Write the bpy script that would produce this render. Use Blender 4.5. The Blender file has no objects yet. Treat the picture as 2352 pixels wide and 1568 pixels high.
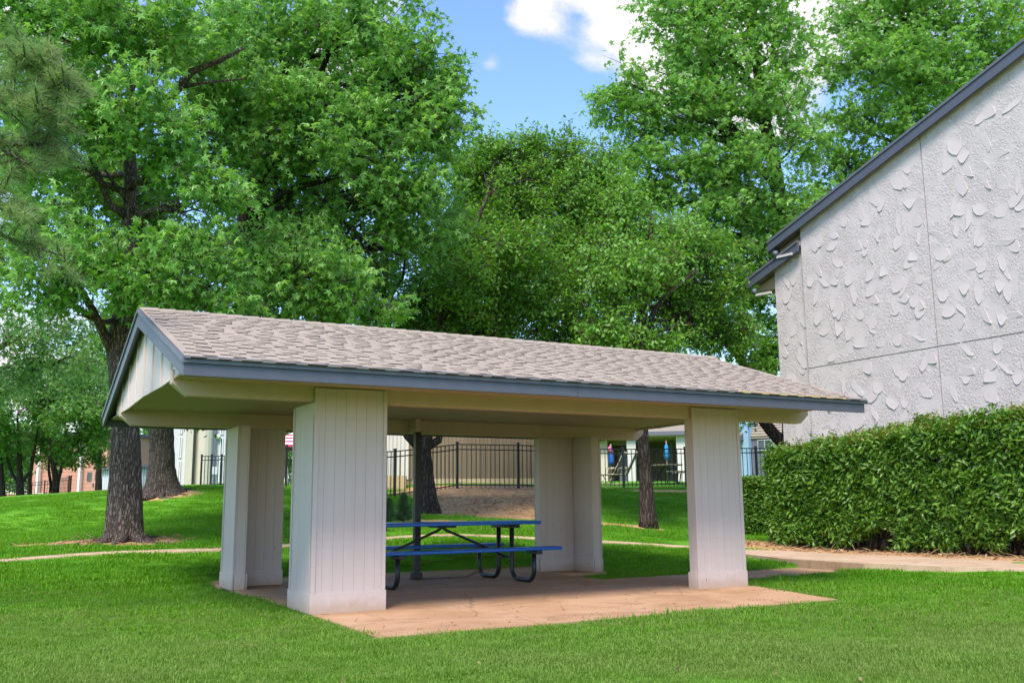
import bpy, bmesh, math, random
import numpy as np
from mathutils import Vector, Matrix, Euler, noise
random.seed(7); RNG = np.random.default_rng(7)
R_ = math.radians
scene = bpy.context.scene
COL = scene.collection

# ------------------------------------------------------------------ camera
CAM = np.array([-3.055, -9.711, 1.08])
FOC, YAW, PIT, ROL = 2185.7, .5101, .1692, -.0093      # focal length in units of a 2352 wide frame
_sy, _cy, _sp, _cp = math.sin(YAW), math.cos(YAW), math.sin(PIT), math.cos(PIT)
FW = np.array([_sy*_cp, _cy*_cp, _sp]); RT = np.array([_cy, -_sy, 0.]); UP = np.cross(RT, FW)
_c, _s = math.cos(ROL), math.sin(ROL)
RT, UP = _c*RT+_s*UP, -_s*RT+_c*UP
cam = bpy.data.cameras.new('camera'); cam.sensor_width = 36; cam.lens = 36*FOC/2352
cam.clip_end = 3000; cam.clip_start = .05
co = bpy.data.objects.new('camera', cam); COL.objects.link(co); scene.camera = co
co.matrix_world = Matrix(((RT[0], UP[0], -FW[0], CAM[0]), (RT[1], UP[1], -FW[1], CAM[1]), (RT[2], UP[2], -FW[2], CAM[2]), (0, 0, 0, 1)))

def ray(x, y): return FW+RT*((x-1176)/FOC)-UP*((y-784)/FOC)
def at(x, y, D): return CAM+ray(x, y)*D                    # the place seen there at distance D
def on_x(x, y, X):
    d = ray(x, y); return CAM+d*((X-CAM[0])/d[0])

# ------------------------------------------------------------------ sky, sun, exposure
SUN = Vector((-.40, -.43, .81)).normalized()
world = bpy.data.worlds.new('World'); scene.world = world; world.use_nodes = True
def build_world():
    nt = world.node_tree; N = nt.nodes; L = nt.links; N.clear()
    out = N.new('ShaderNodeOutputWorld'); bg = N.new('ShaderNodeBackground'); bg.inputs['Strength'].default_value = .142
    sky = N.new('ShaderNodeTexSky'); sky.sky_type = 'NISHITA'; sky.sun_disc = False
    sky.sun_elevation = math.asin(SUN.z); sky.sun_rotation = math.atan2(SUN.x, SUN.y)
    sky.air_density = 1.0; sky.dust_density = .4; sky.ozone_density = 2.0
    tc = N.new('ShaderNodeTexCoord')
    nz = N.new('ShaderNodeTexNoise'); nz.inputs['Scale'].default_value = 7.5; nz.inputs['Detail'].default_value = 9; nz.inputs['Roughness'].default_value = .56
    nz.inputs['Distortion'].default_value = .25
    mp = N.new('ShaderNodeMapping'); mp.inputs['Location'].default_value = (3.1, 1.7, .4); mp.inputs['Scale'].default_value = (1, 1, 1.5)
    L.new(tc.outputs['Generated'], mp.inputs['Vector']); L.new(mp.outputs['Vector'], nz.inputs['Vector'])
    a0 = N.new('ShaderNodeMath'); a0.operation = 'MULTIPLY_ADD'; a0.inputs[1].default_value = 1.9; a0.inputs[2].default_value = -.47; L.new(nz.outputs['Fac'], a0.inputs[0]); acc = a0.outputs[0]
    # the white cumulus between the trees and its neighbours
    for (x, y, r, b) in ((1430, 30, .085, .30), (1270, 80, .055, .26), (1460, 150, .055, .34), (1330, 50, .02, -.22), (1360, 120, .03, .10), (1190, 50, .02, .16), (1800, -40, .10, .42), (1640, 60, .10, .42), (1128, 150, .02, .42), (1120, 300, .10, -.25), (1040, 40, .05, -.35), (1300, 270, .05, -.22),
                         (1960, 200, .12, -.1), (30, 840, .10, .40), (800, -300, .2, .3), (-500, 0, .35, .35), (2700, -200, .4, .35)):
        d = ray(x, y); d = d/np.linalg.norm(d)
        vs = N.new('ShaderNodeVectorMath'); vs.operation = 'DISTANCE'; vs.inputs[1].default_value = d
        L.new(tc.outputs['Generated'], vs.inputs[0])
        mr = N.new('ShaderNodeMapRange'); mr.interpolation_type = 'SMOOTHSTEP'
        mr.inputs['From Min'].default_value = 0; mr.inputs['From Max'].default_value = r*1.5; mr.inputs['To Min'].default_value = b; mr.inputs['To Max'].default_value = 0
        L.new(vs.outputs['Value'], mr.inputs['Value'])
        ad = N.new('ShaderNodeMath'); ad.operation = 'ADD'; L.new(acc, ad.inputs[0]); L.new(mr.outputs['Result'], ad.inputs[1]); acc = ad.outputs[0]
    m = N.new('ShaderNodeMapRange'); m.interpolation_type = 'SMOOTHSTEP'; m.inputs['From Min'].default_value = .62; m.inputs['From Max'].default_value = .96
    L.new(acc, m.inputs['Value'])
    # a little shading inside the cloud
    cr = N.new('ShaderNodeMapRange'); cr.inputs['From Min'].default_value = .6; cr.inputs['From Max'].default_value = 1.05; cr.inputs['To Min'].default_value = 2.25; cr.inputs['To Max'].default_value = 3.1
    L.new(acc, cr.inputs['Value'])
    cb = N.new('ShaderNodeCombineColor')
    for i in range(3): L.new(cr.outputs['Result'], cb.inputs[i])
    hs = N.new('ShaderNodeHueSaturation'); hs.inputs['Saturation'].default_value = 1.12; hs.inputs['Value'].default_value = .98; hs.inputs['Hue'].default_value = .507
    L.new(sky.outputs[0], hs.inputs['Color'])
    mx = N.new('ShaderNodeMix'); mx.data_type = 'RGBA'
    L.new(m.outputs['Result'], mx.inputs[0]); L.new(hs.outputs['Color'], mx.inputs[6]); L.new(cb.outputs[0], mx.inputs[7])
    L.new(mx.outputs[2], bg.inputs['Color']); L.new(bg.outputs[0], out.inputs[0])
build_world()
sl = bpy.data.lights.new('sun', 'SUN'); sl.energy = 2.3; sl.angle = R_(20); sl.color = (1, .92, .79)
so = bpy.data.objects.new('sun', sl); COL.objects.link(so)
so.rotation_euler = SUN.to_track_quat('Z', 'Y').to_euler()
vs_ = scene.view_settings; vs_.view_transform = 'Standard'; vs_.look = 'None'; vs_.exposure = 1.38; vs_.gamma = 1; vs_.use_curve_mapping = False
scene.cycles.max_bounces = 7; scene.cycles.diffuse_bounces = 4; scene.cycles.transmission_bounces = 4; scene.cycles.glossy_bounces = 2; scene.cycles.transparent_max_bounces = 6
scene.cycles.use_denoising = True

# ------------------------------------------------------------------ helpers: objects
def link(o, parent=None):
    COL.objects.link(o)
    if parent is not None: o.parent = parent
    return o
def tag(o, label=None, cat=None, group=None, kind=None):
    if label: o['label'] = label
    if cat: o['category'] = cat
    if group: o['group'] = group
    if kind: o['kind'] = kind
    return o
def empty(name, loc, label, cat, group=None, rz=0):
    o = bpy.data.objects.new(name, None); o.empty_display_size = .1
    o.location = [float(v) for v in loc]; o.rotation_euler = (0, 0, rz); COL.objects.link(o)
    bpy.context.view_layer.update()
    return tag(o, label, cat, group)
class MB:
    """collects shapes into one mesh"""
    def __init__(s): s.v = []; s.f = []; s.m = []; s.sm = []
    def add(s, vs, fs, mi=0, smooth=False):
        b = len(s.v); s.v += [tuple(float(c) for c in p) for p in vs]
        for f in fs: s.f.append([i+b for i in f]); s.m.append(mi); s.sm.append(smooth)
        return s
    def box(s, x0, x1, y0, y1, z0, z1, mi=0):
        return s.hexa([(x0, y0, z0), (x1, y0, z0), (x1, y1, z0), (x0, y1, z0), (x0, y0, z1), (x1, y0, z1), (x1, y1, z1), (x0, y1, z1)], mi)
    def hexa(s, p, mi=0):
        return s.add(p, [(0, 3, 2, 1), (4, 5, 6, 7), (0, 1, 5, 4), (1, 2, 6, 5), (2, 3, 7, 6), (3, 0, 4, 7)], mi)
    def prism(s, poly, a, b, ax, mi=0):
        """polygon extruded along axis ax from a to b; poly lists the two other coordinates"""
        n = len(poly)
        def P(q, t):
            q = list(q); q.insert(ax, t); return q
        vs = [P(q, a) for q in poly]+[P(q, b) for q in poly]
        ar = sum(poly[i][0]*poly[(i+1) % n][1]-poly[(i+1) % n][0]*poly[i][1] for i in range(n))
        flip = (ar > 0) != (ax == 1)
        f0 = list(range(n)); f1 = [i+n for i in range(n)]; sd = [(i, (i+1) % n, (i+1) % n+n, i+n) for i in range(n)]
        if b < a: flip = not flip
        if flip: fs = [f0[::-1], f1]+sd
        else: fs = [f0, f1[::-1]]+[q[::-1] for q in sd]
        return s.add(vs, fs, mi)
    def bar(s, a, b, w, h, mi=0, up=(0, 0, 1)):
        a, b = Vector(a), Vector(b); d = (b-a).normalized(); u = Vector(up)
        if abs(d.dot(u)) > .95: u = Vector((1, 0, 0))
        r = d.cross(u).normalized(); u = r.cross(d)
        q = []
        for p in (a, b):
            for (i, j) in ((-1, -1), (1, -1), (1, 1), (-1, 1)): q.append(p+r*(i*w/2)+u*(j*h/2))
        return s.add(q, [(0, 1, 2, 3), (7, 6, 5, 4), (0, 4, 5, 1), (1, 5, 6, 2), (2, 6, 7, 3), (3, 7, 4, 0)], mi)
    def tube(s, pts, rad, n=8, mi=0, smooth=True, cap=True, fn=None):
        pts = [Vector(p) for p in pts]; k = len(pts); rings = []
        if not hasattr(rad, '__len__'): rad = [rad]*k
        t0 = (pts[1]-pts[0]).normalized(); ref = Vector((1, 0, 0)) if abs(t0.x) < .8 else Vector((0, 1, 0))
        u = t0.cross(ref).normalized()
        vs = []
        for i, p in enumerate(pts):
            t = (pts[min(i+1, k-1)]-pts[max(i-1, 0)]).normalized()
            u = (u-t*u.dot(t)).normalized(); w = t.cross(u)
            for j in range(n):
                a = 2*math.pi*j/n; d = u*math.cos(a)+w*math.sin(a); r = rad[i]
                if fn: r *= fn(p+d*r, i/(k-1), a)
                vs.append(p+d*r)
        fs = [(i*n+j, i*n+(j+1) % n, (i+1)*n+(j+1) % n, (i+1)*n+j) for i in range(k-1) for j in range(n)]
        if cap: fs += [tuple(range(n-1, -1, -1)), tuple((k-1)*n+j for j in range(n))]
        return s.add(vs, fs, mi, smooth)
    def build(s, name, mats, parent=None, local=True, bevel=0, kind=None):
        me = bpy.data.meshes.new(name); me.from_pydata(s.v, [], s.f)
        for m in (mats if isinstance(mats, (list, tuple)) else [mats]): me.materials.append(m)
        me.polygons.foreach_set('material_index', s.m); me.polygons.foreach_set('use_smooth', s.sm)
        me.update()
        o = bpy.data.objects.new(name, me); link(o, parent)
        if parent is not None and not local: o.matrix_parent_inverse = parent_world(parent).inverted()
        if bevel:
            b = o.modifiers.new('bevel', 'BEVEL'); b.width = bevel; b.segments = 2; b.limit_method = 'ANGLE'
        if kind: o['kind'] = kind
        return o
def parent_world(o):
    m = o.matrix_basis.copy(); 
    return (parent_world(o.parent) @ o.matrix_parent_inverse @ m) if o.parent else m
def inst(mesh_obj, parent, loc, rot=(0, 0, 0), scl=(1, 1, 1), name=None):
    """another object that shares the mesh"""
    o = bpy.data.objects.new(name or mesh_obj.name.split('.')[0], mesh_obj.data); link(o, parent)
    o.location = loc; o.rotation_euler = rot; o.scale = scl
    for m in mesh_obj.modifiers:
        if m.type == 'BEVEL':
            b = o.modifiers.new('bevel', 'BEVEL'); b.width = m.width; b.segments = m.segments; b.limit_method = 'ANGLE'
    return o

# ------------------------------------------------------------------ helpers: materials
def nodes(name):
    m = bpy.data.materials.new(name); m.use_nodes = True; nt = m.node_tree
    return m, nt.nodes, nt.links, nt.nodes['Principled BSDF']
def mix(N, L, fac, a, b, mode='MIX'):
    x = N.new('ShaderNodeMix'); x.data_type = 'RGBA'; x.blend_type = mode
    for s, v in ((0, fac), (6, a), (7, b)):
        if hasattr(v, 'links') or hasattr(v, 'is_linked'): L.new(v, x.inputs[s])
        elif s == 0: x.inputs[0].default_value = v
        else: x.inputs[s].default_value = (*v, 1)
    return x.outputs[2]
def tex(N, L, scale, detail=4, rough=.5, vec=(1, 1, 1), dist=0, coord='Object', kind='noise'):
    tc = N.new('ShaderNodeTexCoord'); mp = N.new('ShaderNodeMapping'); mp.inputs['Scale'].default_value = vec
    L.new(tc.outputs[coord], mp.inputs['Vector'])
    t = N.new('ShaderNodeTexNoise' if kind == 'noise' else 'ShaderNodeTexVoronoi')
    t.inputs['Scale'].default_value = scale
    if kind == 'noise': t.inputs['Detail'].default_value = detail; t.inputs['Roughness'].default_value = rough; t.inputs['Distortion'].default_value = dist
    L.new(mp.outputs['Vector'], t.inputs['Vector'])
    return t.outputs['Fac'] if kind == 'noise' else t.outputs['Distance']
def ramp(N, L, v, a, b, lo=0., hi=1., smooth=True):
    r = N.new('ShaderNodeMapRange'); r.inputs['From Min'].default_value = a; r.inputs['From Max'].default_value = b
    r.inputs['To Min'].default_value = lo; r.inputs['To Max'].default_value = hi
    if smooth: r.interpolation_type = 'SMOOTHSTEP'
    L.new(v, r.inputs['Value']); return r.outputs['Result']
def bump(N, L, h, bs, strength=.3, dist=.01, nrm=None):
    b = N.new('ShaderNodeBump'); b.inputs['Strength'].default_value = strength; b.inputs['Distance'].default_value = dist
    L.new(h, b.inputs['Height'])
    if nrm is not None: L.new(nrm, b.inputs['Normal'])
    L.new(b.outputs[0], bs.inputs['Normal']); return b.outputs[0]
def obj_random(N): return N.new('ShaderNodeObjectInfo').outputs['Random']
def attr(N, name):
    a = N.new('ShaderNodeAttribute'); a.attribute_name = name; return a
def scale_col(c, k): return tuple(min(1, v*k) for v in c)

def simple(name, col, rough=.6, var=.15, scale=6, bs=.15, bd=.004, vec=(1, 1, 1), metal=0, spec=.5, bscale=None, rnd=0):
    m, N, L, b = nodes(name)
    c = mix(N, L, tex(N, L, scale, 5, .6, vec), scale_col(col, 1-var), scale_col(col, 1+var))
    if rnd:
        f = ramp(N, L, obj_random(N), 0, 1, 1-rnd, 1+rnd, False)
        hs = N.new('ShaderNodeHueSaturation'); L.new(f, hs.inputs['Value']); L.new(c, hs.inputs['Color']); c = hs.outputs[0]
    L.new(c, b.inputs['Base Color']); b.inputs['Roughness'].default_value = rough; b.inputs['Metallic'].default_value = metal
    b.inputs['Specular IOR Level'].default_value = spec
    if bs: bump(N, L, tex(N, L, bscale or scale*6, 6, .6, vec), b, bs, bd)
    return m
def paint(name, col, dirt=True):
    """weathered house paint on boards: vertical grain, soil splash near the ground, a few bare specks"""
    m, N, L, b = nodes(name)
    g = tex(N, L, 9, 5, .6, (1, 1, .06), coord='Object')
    c = mix(N, L, g, scale_col(col, .9), scale_col(col, 1.08))
    big = tex(N, L, 1.3, 4, .6)
    c = mix(N, L, ramp(N, L, big, .35, .75, 0, .35), c, scale_col((col[0]*1.02, col[1]*.97, col[2]*.9), .9))
    if dirt:
        geo = N.new('ShaderNodeNewGeometry'); sx = N.new('ShaderNodeSeparateXYZ'); L.new(geo.outputs['Position'], sx.inputs[0])
        n2 = tex(N, L, 7, 5, .65)
        a = N.new('ShaderNodeMath'); a.operation = 'MULTIPLY_ADD'; a.inputs[1].default_value = .22; a.inputs[2].default_value = -.08; L.new(n2, a.inputs[0])
        s_ = N.new('ShaderNodeMath'); s_.operation = 'SUBTRACT'; L.new(sx.outputs[2], s_.inputs[0]); L.new(a.outputs[0], s_.inputs[1])
        f = ramp(N, L, s_.outputs[0], -.02, .14, .5, 0)
        c = mix(N, L, f, c, (.36, .22, .11))
        sp = tex(N, L, 26, 3, .5, (1, 1, .35)); sp2 = tex(N, L, 2.2, 2, .5)
        ml = N.new('ShaderNodeMath'); ml.operation = 'MULTIPLY'; L.new(ramp(N, L, sp, .70, .73), ml.inputs[0]); L.new(ramp(N, L, sp2, .56, .66), ml.inputs[1])
        c = mix(N, L, ml.outputs[0], c, (.12, .09, .06))
    L.new(c, b.inputs['Base Color']); b.inputs['Roughness'].default_value = .55; b.inputs['Specular IOR Level'].default_value = .3
    bump(N, L, g, b, .25, .003)
    return m
def bark(name, col, sc=1., strength=.8):
    m, N, L, b = nodes(name)
    tc = N.new('ShaderNodeTexCoord'); mp = N.new('ShaderNodeMapping'); mp.inputs['Scale'].default_value = (1, 1, .14); L.new(tc.outputs['Object'], mp.inputs['Vector'])
    nz = N.new('ShaderNodeTexNoise'); nz.inputs['Scale'].default_value = 5; nz.inputs['Detail'].default_value = 4; L.new(tc.outputs['Object'], nz.inputs['Vector'])
    va = N.new('ShaderNodeMix'); va.data_type = 'VECTOR'; va.inputs[0].default_value = .10; L.new(mp.outputs['Vector'], va.inputs[4]); L.new(nz.outputs['Color'], va.inputs[5])
    v = N.new('ShaderNodeTexVoronoi'); v.feature = 'DISTANCE_TO_EDGE'; v.inputs['Scale'].default_value = 21*sc; L.new(va.outputs[1], v.inputs['Vector'])
    plate = ramp(N, L, v.outputs['Distance'], .0, .26); a = tex(N, L, 22*sc, 6, .7, (1, 1, .25), .6)
    c = mix(N, L, plate, scale_col(col, .38), mix(N, L, ramp(N, L, a, .3, .72), scale_col(col, .75), scale_col(col, 1.5)))
    c = mix(N, L, ramp(N, L, tex(N, L, 1.6, 4), .45, .75, 0, .4), c, (col[0]*1.0, col[1]*1.05, col[2]*1.0))
    L.new(c, b.inputs['Base Color']); b.inputs['Roughness'].default_value = .9; b.inputs['Specular IOR Level'].default_value = .15
    h = N.new('ShaderNodeMath'); h.operation = 'MULTIPLY_ADD'; h.inputs[1].default_value = .35; L.new(a, h.inputs[0]); L.new(plate, h.inputs[2])
    bump(N, L, h.outputs[0], b, strength, .03); return m
def leaf_mat(name, dark, light, trans=.35, rough=.42, gloss=.3, spread=1., attr_w=.5):
    m, N, L, b = nodes(name); nt = m.node_tree
    r = obj_random(N); t = attr(N, 'tint')
    ad = N.new('ShaderNodeMix'); ad.data_type = 'FLOAT'; ad.inputs[0].default_value = attr_w; L.new(r, ad.inputs[2]); L.new(t.outputs['Fac'], ad.inputs[3])
    c = mix(N, L, ramp(N, L, ad.outputs[0], .5-.45*spread, .5+.45*spread), dark, light)
    L.new(c, b.inputs['Base Color']); b.inputs['Roughness'].default_value = rough; b.inputs['Specular IOR Level'].default_value = gloss
    tr = N.new('ShaderNodeBsdfTranslucent')
    hs = N.new('ShaderNodeHueSaturation'); hs.inputs['Hue'].default_value = .485; hs.inputs['Saturation'].default_value = 1.1; hs.inputs['Value'].default_value = 1.5
    L.new(c, hs.inputs['Color']); L.new(hs.outputs[0], tr.inputs['Color'])
    ms = N.new('ShaderNodeMixShader'); ms.inputs[0].default_value = trans
    L.new(b.outputs[0], ms.inputs[1]); L.new(tr.outputs[0], ms.inputs[2])
    L.new(ms.outputs[0], N['Material Output'].inputs['Surface']); return m
M = {}
M['paint'] = paint('beige_paint', (.55, .455, .42))
M['gable'] = paint('gable_paint', (.64, .52, .485), dirt=False)
M['paint_clean'] = paint('beige_paint_warm_bounce', (.53, .40, .305), dirt=False)  # beam copy of the beige paint, warm bounce light put into its colour
M['trim'] = simple('blue_grey_trim', (.072, .078, .106), .5, .14, 3, .2, .003, (.2, 1, 1), rnd=.04)
M['trim_dark'] = simple('dark_grey_trim', (.10, .105, .13), .5, .15, 4, .2, .003)
M['bare_wood'] = simple('bare_yellow_wood', (.55, .38, .12), .7, .2, 20, .2)
M['ceiling'] = simple('ceiling_plywood', (.46, .345, .245), .7, .08, 3, .1)
M['plywood'] = simple('brown_soffit_board', (.46, .36, .28), .7, .08, 3, .1)
def shingle_mats(nm, col):
    m, N, L, b = nodes(nm)
    g = tex(N, L, 160, 3, .8, coord='Object'); c = mix(N, L, ramp(N, L, g, .3, .7), scale_col(col, .72), scale_col(col, 1.25))
    r = obj_random(N); t = attr(N, 'tint'); ad = N.new('ShaderNodeMath'); ad.operation = 'ADD'; L.new(r, ad.inputs[0]); L.new(t.outputs['Fac'], ad.inputs[1])
    fr = N.new('ShaderNodeMath'); fr.operation = 'FRACT'; L.new(ad.outputs[0], fr.inputs[0])
    hs = N.new('ShaderNodeHueSaturation'); L.new(ramp(N, L, fr.outputs[0], 0, 1, .93, 1.06, False), hs.inputs['Value']); L.new(c, hs.inputs['Color'])
    c = mix(N, L, ramp(N, L, tex(N, L, .9, 4, .6, coord='Object'), .4, .7, 0, .3), hs.outputs[0], scale_col(col, .8))
    L.new(c, b.inputs['Base Color']); b.inputs['Roughness'].default_value = .95; b.inputs['Specular IOR Level'].default_value = .1
    bump(N, L, g, b, .35, .004)
    return m
M['shingle'] = shingle_mats('tan_shingle_granules', (.32, .265, .222))
M['shingle_edge'] = simple('shingle_edge_asphalt_shade', (.035, .026, .024), .95, .3, 30, .2)  # dark asphalt butt edge, its black also painting the shadow below each tab
def stucco():
    m, N, L, b = nodes('white_stucco')
    a = tex(N, L, 20, 4, .7, dist=.3); k = tex(N, L, 3.2, 3, .5); fine = tex(N, L, 55, 3, .7)
    c = mix(N, L, ramp(N, L, tex(N, L, .35, 5, .6, (1, 1, .3)), .35, .8), (.55, .485, .48), (.50, .442, .44))
    L.new(c, b.inputs['Base Color']); b.inputs['Roughness'].default_value = .85; b.inputs['Specular IOR Level'].default_value = .15
    h = N.new('ShaderNodeMath'); h.operation = 'MULTIPLY'; L.new(ramp(N, L, a, .36, .64), h.inputs[0]); L.new(ramp(N, L, k, .34, .60, .15, 1), h.inputs[1])
    h2 = N.new('ShaderNodeMath'); h2.operation = 'MULTIPLY_ADD'; h2.inputs[1].default_value = .35; L.new(fine, h2.inputs[0]); L.new(h.outputs[0], h2.inputs[2])
    bump(N, L, h2.outputs[0], b, .62, .02); return m
M['stucco'] = stucco()
M['chip'] = simple('smooth_plaster', (.525, .46, .458), .85, .03, 3, .3, .006, spec=.15, bscale=14)
M['blue_plastic'] = simple('blue_coated_steel', (.010, .125, .46), .4, .12, 8, .05, .001, rnd=.03)
M['black_steel'] = simple('black_painted_steel', (.016, .016, .018), .4, .3, 12, .08, .001)
M['dark_post'] = simple('dark_brown_steel', (.022, .018, .016), .5, .25, 8, .1, .001)
M['chain'] = simple('rusty_chain', (.13, .09, .06), .6, .3, 40, .1, metal=.6)
def concrete(name, c1, c2, crack=True):
    m, N, L, b = nodes(name)
    a = tex(N, L, .9, 6, .62, dist=.5); c = mix(N, L, ramp(N, L, a, .3, .7), c1, c2)
    st = tex(N, L, 2.6, 7, .7, (.5, 1.4, 1), 1.4)
    c = mix(N, L, ramp(N, L, st, .50, .66, 0, .55), c, scale_col(c1, .55))
    c = mix(N, L, ramp(N, L, tex(N, L, 60, 4, .7), .25, .75, 0, .3), c, scale_col(c2, 1.18))
    if crack:
        v = N.new('ShaderNodeTexVoronoi'); v.feature = 'DISTANCE_TO_EDGE'; v.inputs['Scale'].default_value = .42
        tc = N.new('ShaderNodeTexCoord'); nz = N.new('ShaderNodeTexNoise'); nz.inputs['Scale'].default_value = 3; nz.inputs['Detail'].default_value = 5
        va = N.new('ShaderNodeMix'); va.data_type = 'VECTOR'; va.inputs[0].default_value = .12
        L.new(tc.outputs['Object'], nz.inputs['Vector']); L.new(tc.outputs['Object'], va.inputs[4]); L.new(nz.outputs['Color'], va.inputs[5]); L.new(va.outputs[1], v.inputs['Vector'])
        c = mix(N, L, ramp(N, L, v.outputs['Distance'], .001, .005, .4, 0), c, scale_col(c1, .3))
    L.new(c, b.inputs['Base Color']); b.inputs['Roughness'].default_value = .8; b.inputs['Specular IOR Level'].default_value = .25
    bump(N, L, tex(N, L, 35, 6, .7), b, .2, .006); return m
M['slab'] = concrete('red_stained_concrete', (.33, .18, .092), (.46, .28, .17))
M['path'] = concrete('tan_path_concrete', (.40, .26, .165), (.50, .36, .25), False)
M['pale_path'] = concrete('pale_path_concrete', (.50, .43, .33), (.62, .54, .42), False)
M['step'] = concrete('weathered_step_concrete', (.25, .18, .11), (.36, .26, .17), False)
M['bark_near'] = bark('furrowed_grey_bark', (.20, .15, .125), 1.15, 1.)
M['bark'] = bark('grey_brown_bark', (.125, .098, .085), 1.)
M['bark_dark'] = bark('dark_bark', (.08, .06, .05), .8)
M['gum'] = leaf_mat('sweetgum_leaf', (.082, .245, .026), (.25, .47, .11), .48, .36, .5)
M['gum_far'] = leaf_mat('sweetgum_leaf_sunny', (.086, .255, .024), (.26, .48, .11), .48, .36, .5)
M['elm'] = leaf_mat('elm_leaf', (.082, .23, .022), (.205, .41, .07), .42, .45, .4)
M['oak'] = leaf_mat('far_tree_leaf', (.065, .175, .026), (.16, .32, .07), .40, .5, .3)
M['silver'] = leaf_mat('pale_tree_leaf', (.075, .185, .045), (.19, .33, .09), .35, .45, .4)
M['yellow'] = leaf_mat('yellow_green_leaf', (.15, .24, .015), (.30, .38, .03), .4, .5, .3)
M['needle'] = leaf_mat('pine_needle', (.13, .24, .07), (.30, .40, .15), .4, .5, .3)
M['hedge'] = leaf_mat('glossy_hedge_leaf', (.052, .15, .014), (.165, .315, .04), .32, .38, .45)
M['hedge_new'] = leaf_mat('young_hedge_leaf', (.17, .27, .025), (.36, .24, .07), .35, .35, .5)
M['twig'] = simple('twig_bark', (.07, .05, .035), .9, .2, 10, 0)
def blade_mat(name, d, l, dry):
    m = leaf_mat(name, d, l, .40, .5, .25); N, L = m.node_tree.nodes, m.node_tree.links
    geo = N.new('ShaderNodeNewGeometry'); t1 = N.new('ShaderNodeTexNoise'); t1.inputs['Scale'].default_value = .55; t1.inputs['Detail'].default_value = 4; L.new(geo.outputs['Position'], t1.inputs['Vector'])
    t2 = N.new('ShaderNodeTexNoise'); t2.inputs['Scale'].default_value = 4.; t2.inputs['Detail'].default_value = 4; t2.inputs['Roughness'].default_value = .65; L.new(geo.outputs['Position'], t2.inputs['Vector'])
    old = [k for k in L if k.to_socket == N['Principled BSDF'].inputs['Base Color']][0].from_socket
    c = mix(N, L, ramp(N, L, t1.outputs['Fac'], .35, .68, 0, .55), old, scale_col(dry, .8)); c = mix(N, L, ramp(N, L, t2.outputs['Fac'], .50, .72, 0, .65), c, dry)
    tr = [n for n in N if n.type == 'HUE_SAT'][0]; L.new(c, N['Principled BSDF'].inputs['Base Color']); L.new(c, tr.inputs['Color']); return m
M['blade'] = blade_mat('grass_blade', (.078, .19, .014), (.225, .375, .06), (.255, .34, .085))
M['blade_far'] = blade_mat('back_grass_blade', (.066, .215, .006), (.155, .36, .02), (.155, .33, .02))
M['brick'] = simple('salmon_brick', (.50, .245, .175), .85, .12, 8, .3, .01)
M['brick_low'] = simple('orange_brick', (.42, .16, .075), .85, .15, 8, .3, .01)
M['white'] = simple('white_paint', (.74, .73, .70), .5, .05, 3, .05)
M['pale_wall'] = simple('cream_stucco', (.55, .49, .40), .85, .1, 4, .5, .02)
M['grey_wall'] = simple('light_grey_wall', (.56, .57, .60), .8, .06, 3, .1)
M['glass'] = simple('dark_window_glass', (.03, .045, .055), .08, .3, 2, 0)
M['plank'] = simple('grey_tan_plank', (.19, .145, .095), .8, .15, 5, .25, .005, (1, 1, .15), rnd=.10)  # tan planks, with the tree shade on their wall put into the colour
M['plank_pale'] = simple('pale_plank', (.58, .555, .53), .8, .1, 5, .25, .005, (1, 1, .15), rnd=.06)
M['blue_wall'] = simple('pale_blue_stucco', (.27, .42, .60), .85, .12, 4, .4, .02)
M['slate_wall'] = simple('slate_grey_siding', (.12, .13, .16), .7, .1, 4, .1)
M['block'] = concrete('tan_retaining_block', (.38, .29, .16), (.50, .40, .25), False)
M['fabric_blue'] = simple('blue_canvas', (.015, .11, .45), .8, .15, 10, .1)
M['fabric_cyan'] = simple('bright_blue_canvas', (.03, .30, .60), .8, .15, 10, .1)
M['fabric_red'] = simple('red_canvas', (.55, .03, .10), .8, .1, 10, .1)
M['fabric_white'] = simple('white_canvas', (.75, .72, .74), .8, .05, 10, .1)
M['pink'] = simple('pink_canvas', (.70, .16, .33), .8, .1, 10, .1)
M['sling'] = simple('dark_sling_fabric', (.10, .085, .075), .8, .15, 10, .1)
M['alu'] = simple('tan_tube_frame', (.52, .44, .33), .35, .05, 5, 0, metal=.3)
M['chrome'] = simple('grey_tube_frame', (.45, .46, .48), .35, .05, 5, 0, metal=.6)
M['car'] = simple('dark_blue_car_paint', (.02, .028, .05), .18, .1, 3, 0, spec=.7)
M['rubber'] = simple('black_rubber', (.015, .015, .015), .8, .1, 3, 0)
M['wood'] = simple('weathered_wood', (.25, .20, .15), .8, .2, 10, .2)
M['debris'] = simple('dry_leaf_litter', (.30, .19, .10), .9, .3, 10, 0, rnd=.35)
M['gravel'] = simple('pale_gravel', (.48, .42, .34), .9, .3, 10, 0, rnd=.2)

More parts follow.
